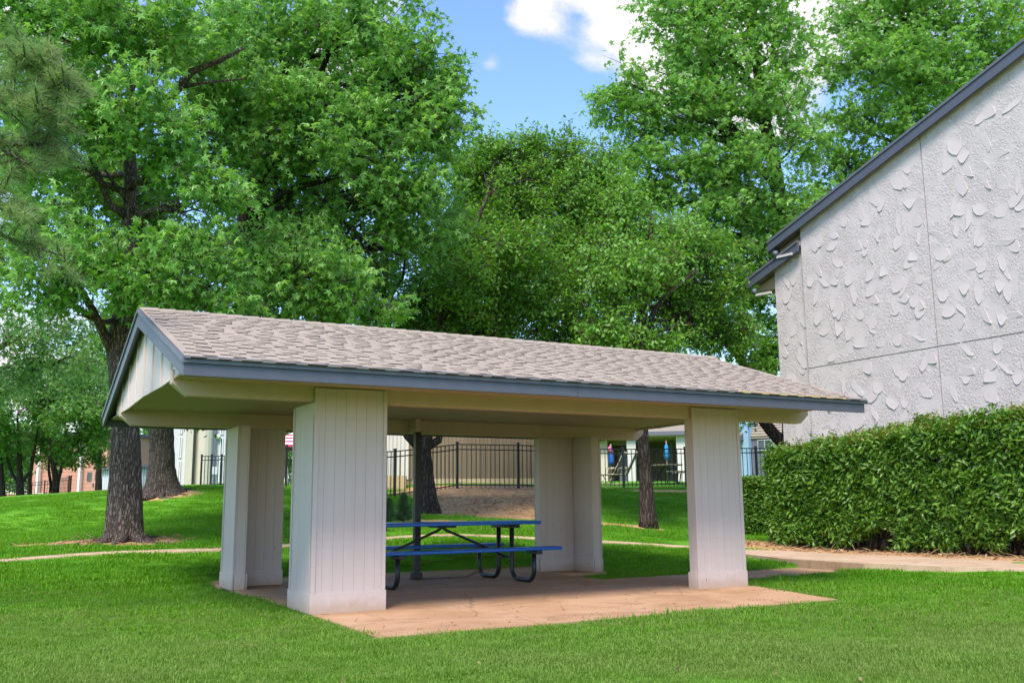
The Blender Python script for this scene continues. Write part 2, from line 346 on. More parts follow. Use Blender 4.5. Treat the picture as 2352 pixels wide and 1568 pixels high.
# ------------------------------------------------------------------ terrain
def P2(x, y, D): p = at(x, y, D); return (p[0], p[1], p[2])
ctrl = []
for X in (-16, -11, -7, -3, 0, 3, 6, 8.3):
    for Y in (-16, -11, -7, -3, -.5, 2, 4.6): 
        if not (X < -6 and Y > 1) and not (X > 7.5 and Y > 1.2): ctrl.append((X, Y, -.03))
for q in ((0, 1288, 14.7), (500, 1262, 16.3), (290, 1240, 17.3), (120, 1268, 15.6), (120, 1215, 24), (0, 1165, 62), (120, 1145, 52), (250, 1128, 45), (370, 1133, 27), (300, 1180, 25),
          (500, 1190, 22), (460, 1124, 37), (420, 1113, 44), (650, 1125, 38), (985, 1177, 24), (925, 1197, 21), (900, 1140, 29), (1050, 1121, 30), (1200, 1120, 31), (1100, 1112, 34),
          (1487, 1210, 23), (1400, 1244, 19.5), (1580, 1252, 19.5), (1150, 1215, 20), (1100, 1262, 16.8), (760, 1245, 17.5), (1400, 1119, 34), (1560, 1119, 34), (1740, 1118, 34), (1715, 1236, 23), (1600, 1160, 28), (650, 1200, 21), (720, 1110, 46), (1500, 1105, 46), (1750, 1108, 46)):
    ctrl.append(P2(*q))
ctrl += [(9.6, 2, .10), (9.6, -1.2, .09), (9.7, -6, .05), (12.4, .4, .12), (13, 7.3, .2), (14, -6, .15), (10.8, 5, .12), (18, 2, .3), (9.2, 4.2, .08)]
for q in ((-60, 40, .4), (-30, 70, 1.2), (40, 90, 2), (80, 50, 1.5), (60, 0, .6), (30, -15, .1), (-40, 0, -.2), (-25, 18, .1), (-20, -30, -.1), (10, -30, -.1), (60, -40, 0), (-60, -40, -.2), (0, 130, 2), (110, 110, 2), (-90, 100, 1), (140, 0, 1), (-120, 0, 0), (0, -120, 0), (120, -100, 0), (-100, -100, 0)): ctrl.append(q)
CT = np.array(ctrl)
def _tps(r2): return np.where(r2 > 0, .5*r2*np.log(np.maximum(r2, 1e-12)), 0)
_n = len(CT); _K = _tps(((CT[:, None, :2]-CT[None, :, :2])**2).sum(-1))+np.eye(_n)*.15
_Pm = np.c_[np.ones(_n), CT[:, :2]]
_W = np.linalg.solve(np.block([[_K, _Pm], [_Pm.T, np.zeros((3, 3))]]), np.r_[CT[:, 2], 0, 0, 0])
def hgt(X, Y):
    X = np.atleast_1d(np.asarray(X, float)); Y = np.atleast_1d(np.asarray(Y, float)); sh = X.shape; q = np.c_[X.ravel(), Y.ravel()]
    out = np.empty(len(q))
    for i in range(0, len(q), 20000):
        s = q[i:i+20000]; out[i:i+20000] = _tps(((s[:, None]-CT[None, :, :2])**2).sum(-1)) @ _W[:_n]+_W[_n]+s @ _W[_n+1:]
    d = np.hypot(q[:, 0], q[:, 1]); k = np.clip((d-110)/60, 0, 1)
    return (out*(1-k)+1.0*k).reshape(sh)
def gz(x, y): return float(hgt(x, y)[0])
def ground_at(px, D, py=1150):
    p = at(px, py, D); return np.array([p[0], p[1], gz(p[0], p[1])])
def ground_hit(px, py):
    d = ray(px, py); t = 3.
    for _ in range(4000):
        p = CAM+d*t
        if p[2] < gz(p[0], p[1]): return p
        t += .05 if t < 40 else .5
    return p
def seg_dist(X, Y, pts):
    best = np.full(np.shape(X), 1e9)
    for (a, b) in zip(pts[:-1], pts[1:]):
        a = np.array(a[:2]); b = np.array(b[:2]); d = b-a; t = np.clip(((X-a[0])*d[0]+(Y-a[1])*d[1])/(d@d), 0, 1)
        best = np.minimum(best, np.hypot(X-a[0]-t*d[0], Y-a[1]-t*d[1]))
    return best
SLAB = [(-.03, -2.0), (5.46, -1.9), (5.96, -.05), (6.02, .92), (6.6, .98), (8.98, .86), (8.98, 2.2), (6.5, 2.06), (4.96, 2.0), (5.0, 3.2), (5.92, 3.3), (5.92, 5.08), (2.9, 5.26), (.02, 5.3), (.012, .2)]
def in_poly(X, Y, poly):
    ins = np.zeros(np.shape(X), bool); n = len(poly)
    for i in range(n):
        (x0, y0), (x1, y1) = poly[i], poly[(i+1) % n]
        if y0 == y1: continue
        c = ((y0 > Y) != (y1 > Y)) & (X < (x1-x0)*(Y-y0)/(y1-y0)+x0); ins ^= c
    return ins
def gp(px, py, D): p = at(px, py, D); return (p[0], p[1])
# centre line of the far path (left lawn, behind the pavilion, to the right-hand path)
FARPATH = [gp(-300, 1305, 13.9), gp(0, 1288, 14.7), gp(250, 1273, 15.6), gp(500, 1262, 16.3), gp(760, 1250, 17.4), gp(1100, 1240, 18.6), gp(1400, 1245, 19.4), gp(1580, 1254, 19.2), gp(1680, 1257, 19.0), (10.2, 5.6)]
_T = {'tree1': ground_at(290, 17.3), 'tree2': ground_at(371, 27.), 'tree3': ground_at(978, 24.), 'tree4': ground_at(1487, 23.)}
DIRT_C = ground_at(1150, 26.5); DIRT_C2 = ground_at(1230, 24.)
def dirt_mask(X, Y):
    m = np.zeros(np.shape(X))
    g = lambda c, rx, ry, a=1.: a*np.exp(-(((X-c[0])*_cy-(Y-c[1])*_sy)/rx)**2-(((X-c[0])*_sy+(Y-c[1])*_cy)/ry)**2)
    m += g(_T['tree1'], 1.0, .75, 1.5)+g(ground_at(190, 17.2), 1.3, .35, .9)+g(ground_at(60, 17.), 1.6, .25, .65)
    m += g(_T['tree2'], 1.1, .9, 1.3)+g(_T['tree3'], .9, .8, 1.)+g(ground_at(1440, 22.9), 1.2, .35, 1.2)
    m += g(DIRT_C, 2.0, 2.6, 1.8)+g(DIRT_C2, 1.6, 1.2, 1.)+g(ground_at(1100, 29.5), 2.6, 1., 1.4)+g(ground_at(1110, 31.2), 2.6, 1.2, 1.8)+g(ground_at(930, 21), .9, .5, 1.)+g(ground_at(1130, 21.5), 1.6, .5, .8)
    m += g(ground_at(1530, 32), 1.5, .7, 1.2)+g(ground_at(1400, 33.6), 1.5, .4, 1.)
    m += np.where((X > 10.8) & (X < 14.6) & (Y < 7.3) & (Y > -14), 1.6, 0)*np.clip((X-10.8)/.5, 0, 1)*np.clip((7.3-Y)/.8, 0, 1)
    m += g(ground_at(240, 40), 1.5, .8, .8)
    return m

def warp_axis(lo, hi, step, far):
    a = list(np.arange(lo, hi+1e-6, step)); d = step; x = a[-1]
    while x < far: d *= 1.22; x += d; a.append(x)
    d = step; x = a[0]; b = []
    while x > -far: d *= 1.22; x -= d; b.append(x)
    return np.array(b[::-1]+a)
def build_ground():
    xs = warp_axis(-16, 24, .28, 1500); ys = warp_axis(-12, 40, .28, 1500)
    X, Y = np.meshgrid(xs, ys); Z = hgt(X, Y)
    near = np.clip((60-np.hypot(X, Y))/30, 0, 1)
    for i in range(X.shape[0]):
        for j in range(X.shape[1]):
            if near[i, j] > 0: Z[i, j] += near[i, j]*.018*noise.noise(Vector((X[i, j]*.9, Y[i, j]*.9, 0)))
    # sit below the slabs
    ins = in_poly(X, Y, SLAB); Z = np.where(ins, np.minimum(Z, -.05), Z)
    nx, ny = len(xs), len(ys)
    v = np.c_[X.ravel(), Y.ravel(), Z.ravel()]
    I = np.arange(nx*ny).reshape(ny, nx); q = np.stack([I[:-1, :-1], I[:-1, 1:], I[1:, 1:], I[1:, :-1]], -1).reshape(-1, 4)
    me = bpy.data.meshes.new('lawn_ground'); me.from_pydata(v.tolist(), [], q.tolist()); me.polygons.foreach_set('use_smooth', [True]*len(q))
    a = me.attributes.new('dirt', 'FLOAT', 'POINT'); a.data.foreach_set('value', dirt_mask(X, Y).ravel())
    m, N, L, b = nodes('lawn_and_soil')
    n1 = tex(N, L, .35, 5, .6); n2 = tex(N, L, 5, 6, .7); n3 = tex(N, L, 45, 4, .7)
    c = mix(N, L, ramp(N, L, n1, .3, .7), (.06, .195, .008), (.11, .28, .014))
    c = mix(N, L, ramp(N, L, n2, .3, .75, 0, .55), c, (.045, .165, .008))
    c = mix(N, L, ramp(N, L, n3, .35, .75, 0, .6), c, (.14, .33, .03))
    s1 = tex(N, L, 3, 6, .7); s2 = tex(N, L, 14, 6, .75)
    soil = mix(N, L, ramp(N, L, s1, .3, .7), (.45, .225, .10), (.66, .41, .20))
    soil = mix(N, L, ramp(N, L, s2, .35, .7, 0, .7), soil, (.22, .125, .075))
    soil = mix(N, L, ramp(N, L, tex(N, L, 40, 3, .7), .58, .68, 0, .7), soil, (.45, .34, .23))
    d = attr(N, 'dirt'); nn = tex(N, L, 2.6, 7, .75)
    s = N.new('ShaderNodeMath'); s.operation = 'MULTIPLY_ADD'; s.inputs[1].default_value = 1.5; s.inputs[2].default_value = -.75; L.new(nn, s.inputs[0])
    t = N.new('ShaderNodeMath'); t.operation = 'ADD'; L.new(d.outputs['Fac'], t.inputs[0]); L.new(s.outputs[0], t.inputs[1])
    c = mix(N, L, ramp(N, L, t.outputs[0], .48, .72), c, soil)
    L.new(c, b.inputs['Base Color']); b.inputs['Roughness'].default_value = .95; b.inputs['Specular IOR Level'].default_value = .1
    h = mix(N, L, .5, n3, s2); bump(N, L, h, b, .6, .03)
    me.materials.append(m); o = bpy.data.objects.new('lawn_ground', me); link(o)
    tag(o, 'rolling green lawn with bare soil under the trees', None, None, 'structure')
build_ground()

def poly_slab(name, poly, z0, z1, mats, label, wob=.02):
    """flat slab with slightly ragged edges"""
    pts = []
    for (a, b) in zip(poly, poly[1:]+poly[:1]):
        a, b = np.array(a), np.array(b); n = max(1, int(np.linalg.norm(b-a)/.25))
        for i in range(n):
            p = a+(b-a)*i/n; pts.append((p[0]+wob*noise.noise(Vector((p[0]*2, p[1]*2, 3))), p[1]+wob*noise.noise(Vector((p[0]*2, p[1]*2, 9)))))
    o = MB().prism(pts, z0, z1, 2).build(name, mats); tag(o, label, None, None, 'structure'); return o
poly_slab('pavilion_floor_slab', SLAB, -.12, 0, M['slab'], 'reddish stained concrete floor under the picnic pavilion')
RPATH = [(9.02, .86), (9.25, -.4), (9.75, -1.4), (10.5, -4), (11.2, -9), (13.0, -9), (11.9, -4), (11.2, -.6), (10.95, 2), (10.8, 4.4), (10.9, 6.8), (9.75, 6.6), (9.55, 4.2), (9.02, 2.6)]
poly_slab('side_path', RPATH, -.12, .135, [M['path']], 'tan concrete path beside the tall hedge')
MB().box(8.985, 9.018, .8, 2.62, -.1, .125).build('path_step', M['step'])['kind'] = 'structure'
bpy.data.objects['path_step']['label'] = 'low concrete step where the pavilion walk meets the path'
def ribbon(name, pts, w, m, label, lift=.02):
    # dense centre line, sheet following the lawn
    C = [np.array(p) for p in pts]; d = []
    for i in range(len(C)-1):
        p0 = C[max(i-1, 0)]; p1 = C[i]; p2 = C[i+1]; p3 = C[min(i+2, len(C)-1)]
        for k in range(14):
            t = k/14; d.append(.5*((2*p1)+(-p0+p2)*t+(2*p0-5*p1+4*p2-p3)*t*t+(-p0+3*p1-3*p2+p3)*t**3))
    b = MB(); vs = []; fs = []
    for i, p in enumerate(d):
        t = d[min(i+1, len(d)-1)]-d[max(i-1, 0)]; t /= np.linalg.norm(t); nrm = np.array([-t[1], t[0]])
        for k, s in enumerate((-.5, -.25, 0, .25, .5)):
            ww = w*(1+.06*noise.noise(Vector((p[0], p[1], k)))); q = p+nrm*ww*s; vs.append((q[0], q[1], gz(q[0], q[1])+lift))
        for s in (-.5, .5): q = p+nrm*w*s*1.02; vs.append((q[0], q[1], gz(q[0], q[1])-.06))
    for i in range(len(d)-1):
        o = i*7
        for k in range(4): fs.append((o+k, o+k+7, o+k+8, o+k+1))
        fs.append((o+5, o+12, o+7, o)); fs.append((o+4, o+11, o+13, o+6))
    b.add(vs, [f[::-1] for f in fs]); o = b.build(name, m); tag(o, label, None, None, 'structure'); return d
FP = ribbon('lawn_path', FARPATH, .21, M['path'], 'narrow pale concrete path curving across the back lawn')

# ------------------------------------------------------------------ scatter of small real geometry (leaves, blades) on points
PROTO = {}
def proto(name, mb, mats, tint=None):
    o = mb.build(name, mats); COL.objects.unlink(o)
    if tint is not None:
        a = o.data.attributes.new('tint', 'FLOAT', 'FACE'); a.data.foreach_set('value', tint)
    PROTO[name] = o; return o
_groups = {}
def scatter_group(names):
    key = tuple(names)
    if key in _groups: return _groups[key]
    g = bpy.data.node_groups.new('scatter_'+names[0], 'GeometryNodeTree')
    g.interface.new_socket('Geometry', in_out='INPUT', socket_type='NodeSocketGeometry'); g.interface.new_socket('Geometry', in_out='OUTPUT', socket_type='NodeSocketGeometry')
    N, L = g.nodes, g.links; gi = N.new('NodeGroupInput'); go = N.new('NodeGroupOutput')
    j = N.new('GeometryNodeJoinGeometry')
    for n in reversed(names):
        oi = N.new('GeometryNodeObjectInfo'); oi.inputs['Object'].default_value = PROTO[n]
        ti = N.new('GeometryNodeGeometryToInstance'); L.new(oi.outputs['Geometry'], ti.inputs[0]); L.new(ti.outputs[0], j.inputs[0])
    ip = N.new('GeometryNodeInstanceOnPoints'); ip.inputs['Pick Instance'].default_value = True
    def na(n, t):
        a = N.new('GeometryNodeInputNamedAttribute'); a.data_type = t; a.inputs['Name'].default_value = n; return a.outputs['Attribute']
    er = N.new('FunctionNodeEulerToRotation'); L.new(na('rot', 'FLOAT_VECTOR'), er.inputs[0])
    L.new(gi.outputs[0], ip.inputs['Points']); L.new(j.outputs[0], ip.inputs['Instance']); L.new(na('pick', 'INT'), ip.inputs['Instance Index'])
    L.new(er.outputs[0], ip.inputs['Rotation']); L.new(na('siz', 'FLOAT_VECTOR'), ip.inputs['Scale'])
    L.new(ip.outputs[0], go.inputs[0]); _groups[key] = g; return g
def scatter(name, P, E, S, I, names, parent=None, mat=None):
    P = np.asarray(P, float); me = bpy.data.meshes.new(name); me.vertices.add(len(P)); me.vertices.foreach_set('co', P.ravel())
    S = np.asarray(S, float)
    if S.ndim == 1: S = np.repeat(S[:, None], 3, 1)
    for n, t, d in (('rot', 'FLOAT_VECTOR', E), ('siz', 'FLOAT_VECTOR', S)):
        a = me.attributes.new(n, t, 'POINT'); a.data.foreach_set('vector', np.asarray(d, float).ravel())
    a = me.attributes.new('pick', 'INT', 'POINT'); a.data.foreach_set('value', np.asarray(I, np.int32))
    if mat: me.materials.append(mat)
    o = bpy.data.objects.new(name, me); link(o, parent)
    if parent is not None: o.matrix_parent_inverse = parent_world(parent).inverted()
    if parent is not None: o['kind'] = 'stuff'
    md = o.modifiers.new('scatter', 'NODES'); md.node_group = scatter_group(names); return o

rr = random.Random(3)
def place(vs, mtx): return [mtx @ Vector(v) for v in vs]
def star_leaf(sz):
    """five pointed sweetgum leaf, blade along +Y, slightly folded"""
    vs = [(0, .12*sz, 0)]; lob = [(-125, .62), (-62, .92), (0, 1.), (62, .92), (125, .62)]
    out = [(-.02*sz, .0, 0)]
    for i, (a, l) in enumerate(lob):
        r = R_(a); out.append((math.sin(r)*l*.55*sz, (.12+math.cos(r)*l*.55)*sz, -.10*sz*l))
        if i < 4:
            a2 = R_((a+lob[i+1][0])/2); out.append((math.sin(a2)*.2*sz, (.12+math.cos(a2)*.2)*sz, .015*sz))
    out.append((.02*sz, 0, 0))
    vs += out; n = len(out); fs = [(0, i+2, i+1) for i in range(n-1)]
    return vs, fs
def oval_leaf(l, w, fold=.12):
    vs = [(0, 0, 0), (w/2, l*.4, fold*w), (0, l, -l*.12), (-w/2, l*.4, fold*w), (0, l*.45, -.02*l)]
    return vs, [(0, 1, 4), (1, 2, 4), (4, 2, 3), (0, 4, 3)]
def thin_leaf(l, w):
    return [(0, 0, 0), (w/2, l*.45, .03*l), (0, l, 0), (-w/2, l*.45, .03*l)], [(0, 1, 2, 3)]
def spray(name, leaf, n, rad, flat, m, tilt=(20, 65), jitter=.25, twigs=4):
    b = MB(); tint = []
    tw = [Vector((rr.gauss(0, 1), rr.gauss(0, 1), rr.gauss(0, .55))).normalized()*rad*rr.uniform(.75, 1.1) for _ in range(twigs)]
    for t in tw:
        b.tube([(0, 0, 0), t*.5+Vector((0, 0, .04*rad)), t], [.011*rad*1.6, .008*rad*1.6, .004*rad], 3, 1, False, False); tint += [.5]*(len(b.f)-len(tint))
    for i in range(n):
        t = tw[i % twigs]; s = rr.uniform(.15, 1.05)
        p = t*s+Vector((rr.gauss(0, 1), rr.gauss(0, 1), rr.gauss(0, flat)))*rad*jitter
        yaw = rr.uniform(0, 2*math.pi); dn = R_(rr.uniform(*tilt))
        vs, fs = leaf(rr.uniform(.75, 1.2))
        mt = Matrix.Translation(p) @ Matrix.Rotation(yaw, 4, 'Z') @ Matrix.Rotation(-dn, 4, 'X') @ Matrix.Rotation(rr.gauss(0, .45), 4, 'Y')
        b.add(place(vs, mt), fs, 0); k = rr.random(); tint += [k]*(len(b.f)-len(tint))
    proto(name, b, [m, M['twig']], tint)
for k in range(4): spray('gum_spray_%d' % k, lambda s: star_leaf(.165*s), 26, .36, .6, M['gum'])
for k in range(3): spray('gumfar_spray_%d' % k, lambda s: star_leaf(.19*s), 26, .42, .6, M['gum_far'])
for k in range(4): spray('elm_spray_%d' % k, lambda s: thin_leaf(.105*s, .05*s), 90, .46, .45, M['elm'], (0, 60), .2, 7)
for k in range(3): spray('oak_spray_%d' % k, lambda s: thin_leaf(.20*s, .11*s), 60, .6, .5, M['oak'], (0, 60), .25, 5)
for k in range(2): spray('silver_spray_%d' % k, lambda s: thin_leaf(.16*s, .085*s), 50, .5, .5, M['silver'], (0, 60), .25, 5)
for k in range(2): spray('yellow_spray_%d' % k, lambda s: thin_leaf(.2*s, .12*s), 45, .6, .5, M['yellow'], (0, 60), .25, 5)
for k in range(4): spray('hedge_spray_%d' % k, lambda s: oval_leaf(.112*s, .048*s), 23, .16, .8, M['hedge'], (-40, 50), .25, 4)
for k in range(2): spray('young_spray_%d' % k, lambda s: oval_leaf(.085*s, .03*s), 12, .13, 1.2, M['hedge_new'], (-70, 10), .15, 3)
def needle_tuft(name):
    b = MB(); tint = []
    b.tube([(0, 0, -.16), (0, 0, .02)], [.008, .005], 4, 1, False, False); tint += [.3]*len(b.f)
    for i in range(90):
        a = rr.uniform(0, 6.283); e = R_(rr.uniform(5, 85)); z = rr.uniform(-.16, .02)
        d = Vector((math.cos(a)*math.cos(e), math.sin(a)*math.cos(e), math.sin(e))); l = rr.uniform(.11, .17); sd = d.cross(Vector((rr.gauss(0, 1), rr.gauss(0, 1), rr.gauss(0, 1)))).normalized()*.0028
        p = Vector((0, 0, z)); b.add([p-sd, p+sd, p+d*l+Vector((0, 0, -.02))], [(0, 1, 2)], 0); tint.append(rr.random())
    proto(name, b, [M['needle'], M['twig']], tint)
for k in range(3): needle_tuft('needle_tuft_%d' % k)

def rand_rot(n, tilt=.5): return np.c_[RNG.normal(0, tilt, n), RNG.normal(0, tilt, n), RNG.uniform(0, 2*math.pi, n)]
def lobes_points(lobes, dens, gap=.0, seed=0., shell=2.4, gs=1.1):
    """points in soft ellipsoids: more near the skin, with noise-shaped gaps"""
    out = []; nrm = []
    for (c, r) in lobes:
        c = np.asarray(c); r = np.asarray(r); n = int(dens*((r[0]*r[1]+r[0]*r[2]+r[1]*r[2])/3)**.95*4)
        v = RNG.normal(size=(n, 3)); v /= np.linalg.norm(v, axis=1)[:, None]; k = RNG.uniform(.02, 1, n)**(1/shell)
        k *= 1+.16*RNG.normal(size=n)
        q = c+v*r*k[:, None]
        for p in q:
            if noise.noise(Vector((p[0]*gs+seed, p[1]*gs, p[2]*gs*1.3)))+.45*noise.noise(Vector((p[0]*3+seed, p[1]*3, p[2]*3))) > -.28+gap: out.append(p)
    return np.array(out)
def curve_pts(a, b, bend, n=7, jit=.03):
    a, b = Vector(a), Vector(b); d = b-a; l = d.length; out = []
    for i in range(n):
        t = i/(n-1); p = a+d*t+Vector(bend)*(math.sin(math.pi*t)*l)
        if 0 < i < n-1: p += Vector((rr.gauss(0, 1), rr.gauss(0, 1), rr.gauss(0, 1)))*l*jit
        out.append(p)
    return out
def along(pts, t):
    k = t*(len(pts)-1); i = min(int(k), len(pts)-2); return Vector(pts[i]).lerp(Vector(pts[i+1]), k-i)
def trunk_fn(seed, ridge=.07, nscale=(10, 10, 1.3), flare=0.):
    def fn(p, t, a):
        k = noise.noise(Vector((p.x*nscale[0]+seed, p.y*nscale[1], p.z*nscale[2])))+.5*noise.noise(Vector((p.x*nscale[0]*2.3+seed, p.y*nscale[1]*2.3, p.z*nscale[2]*2.5)))
        f = 1+ridge*(1-2*abs(k))
        if flare: f += flare*math.exp(-t*16)*(.75+.6*math.sin(a*5+seed)+.35*math.sin(a*3+1))
        return f
    return fn
def tree(name, label, group, trunk, rads, lobes, names, dens, scale, gap=0., bark_m='bark', limbs=(), sides=12, ridge=.05, flare=.35, auto=True, cat='tree', shell=2.4, gs=1.1, sub=9, rings=None, tilt=.5, crown_name='crown', holes=()):
    """trunk with limbs that reach into each lobe of the crown; crown of leaf sprays"""
    root = empty(name, trunk[0], label, cat, group); seed = rr.uniform(0, 50)
    b = MB(); n = rings or 26; T = []; RR = []
    tp = [Vector(p) for p in trunk]; k = len(tp)
    for i in range(n+1):                                    # smooth trunk line
        u = i/n*(k-1); j = min(int(u), k-2); f = u-j; p0 = tp[max(j-1, 0)]; p1 = tp[j]; p2 = tp[j+1]; p3 = tp[min(j+2, k-1)]
        T.append(.5*((2*p1)+(p2-p0)*f+(2*p0-5*p1+4*p2-p3)*f*f+(3*p1-p0-3*p2+p3)*f**3)); RR.append(rads[j]*(1-f)+rads[j+1]*f)
    T[0] = T[0]-Vector((0, 0, .12))
    b.tube(T, RR, sides, 0, True, True, trunk_fn(seed, ridge, flare=flare))
    o = b.build('trunk', M[bark_m], root, False)
    def limb(pts, r0, r1, subs, targets):
        b = MB(); m = len(pts); b.tube(pts, [r0+(r1-r0)*i/(m-1) for i in range(m)], 7 if r0 > .03 else 5)
        for tgt in targets:
            t = rr.uniform(.35, .95); a = along(pts, t); rs = max((r0+(r1-r0)*t)*.5, .008)
            q = curve_pts(a, tgt, (0, 0, rr.uniform(0, .12)), 6, .03); b.tube(q, [rs*(1-.82*i/5) for i in range(6)], 5, cap=False)
            for _ in range(2):
                a2 = along(q, rr.uniform(.3, .8)); e = a2+Vector((rr.gauss(0, .3), rr.gauss(0, .3), rr.gauss(.05, .2)))*(.9 if len(tgt) else 1); b.tube(curve_pts(a2, e, (0, 0, .05), 4, .03), [rs*.4, rs*.3, rs*.2, rs*.1], 4, cap=False)
        b.build('limb', M[bark_m], root, False)
    L = lobes_points(lobes, dens, gap, seed, shell, gs)
    for (pts, r0, r1) in limbs: limb([Vector(p) for p in pts], r0, r1, 0, [])
    if auto:
        for (c, r) in lobes:
            c = Vector(c); best = None
            for i in range(int(n*.22), n+1):
                d = (T[i]-c).length+max(0, T[i].z-c.z+.1*(c-T[i]).length)*2.5
                if best is None or d < best[0]: best = (d, i)
            i = best[1]; r0 = min(RR[i]*.62, .035+.016*(c-T[i]).length)
            pts = curve_pts(T[i], c, (0, 0, rr.uniform(-.02, .1)), 8, .025)
            rv = np.array(r); tg = []
            for _ in range(sub):
                v = Vector((rr.gauss(0, 1), rr.gauss(0, 1), rr.gauss(0, 1))).normalized(); tg.append(c+Vector((v.x*r[0], v.y*r[1], v.z*r[2]))*.85)
            limb(pts, r0, r0*.3, 0, tg)
    if holes:                                            # open places in the crown where the limbs show
        d = L-CAM; z = d @ FW; x = 1176+FOC*(d @ RT)/z; y = 784-FOC*(d @ UP)/z; keep = np.ones(len(L), bool)
        for (hx, hy, hr, hd) in holes: keep &= ~((np.hypot(x-hx, y-hy) < hr*(.8+.4*RNG.random(len(L)))) & (z < hd))
        L = L[keep]
    if len(L):
        cr = scatter(crown_name, L, rand_rot(len(L), tilt), RNG.uniform(.75, 1.25, len(L))*scale, RNG.integers(0, len(names), len(L)), names, root)
    return root
def LB(*rows):
    """lobes from picture place, distance, half width and half height in the 2352 frame, half depth in metres"""
    return [(at(x, y, D), (rx*D/FOC, (ry+rx)*.5*D/FOC if dz is None else dz, ry*D/FOC)) for (x, y, D, rx, ry, dz) in rows]

GUM = ['gum_spray_%d' % k for k in range(4)]; GUMF = ['gumfar_spray_%d' % k for k in range(3)]; ELM = ['elm_spray_%d' % k for k in range(4)]; OAK = ['oak_spray_%d' % k for k in range(3)]
SIL = ['silver_spray_0', 'silver_spray_1']; YEL = ['yellow_spray_0', 'yellow_spray_1']

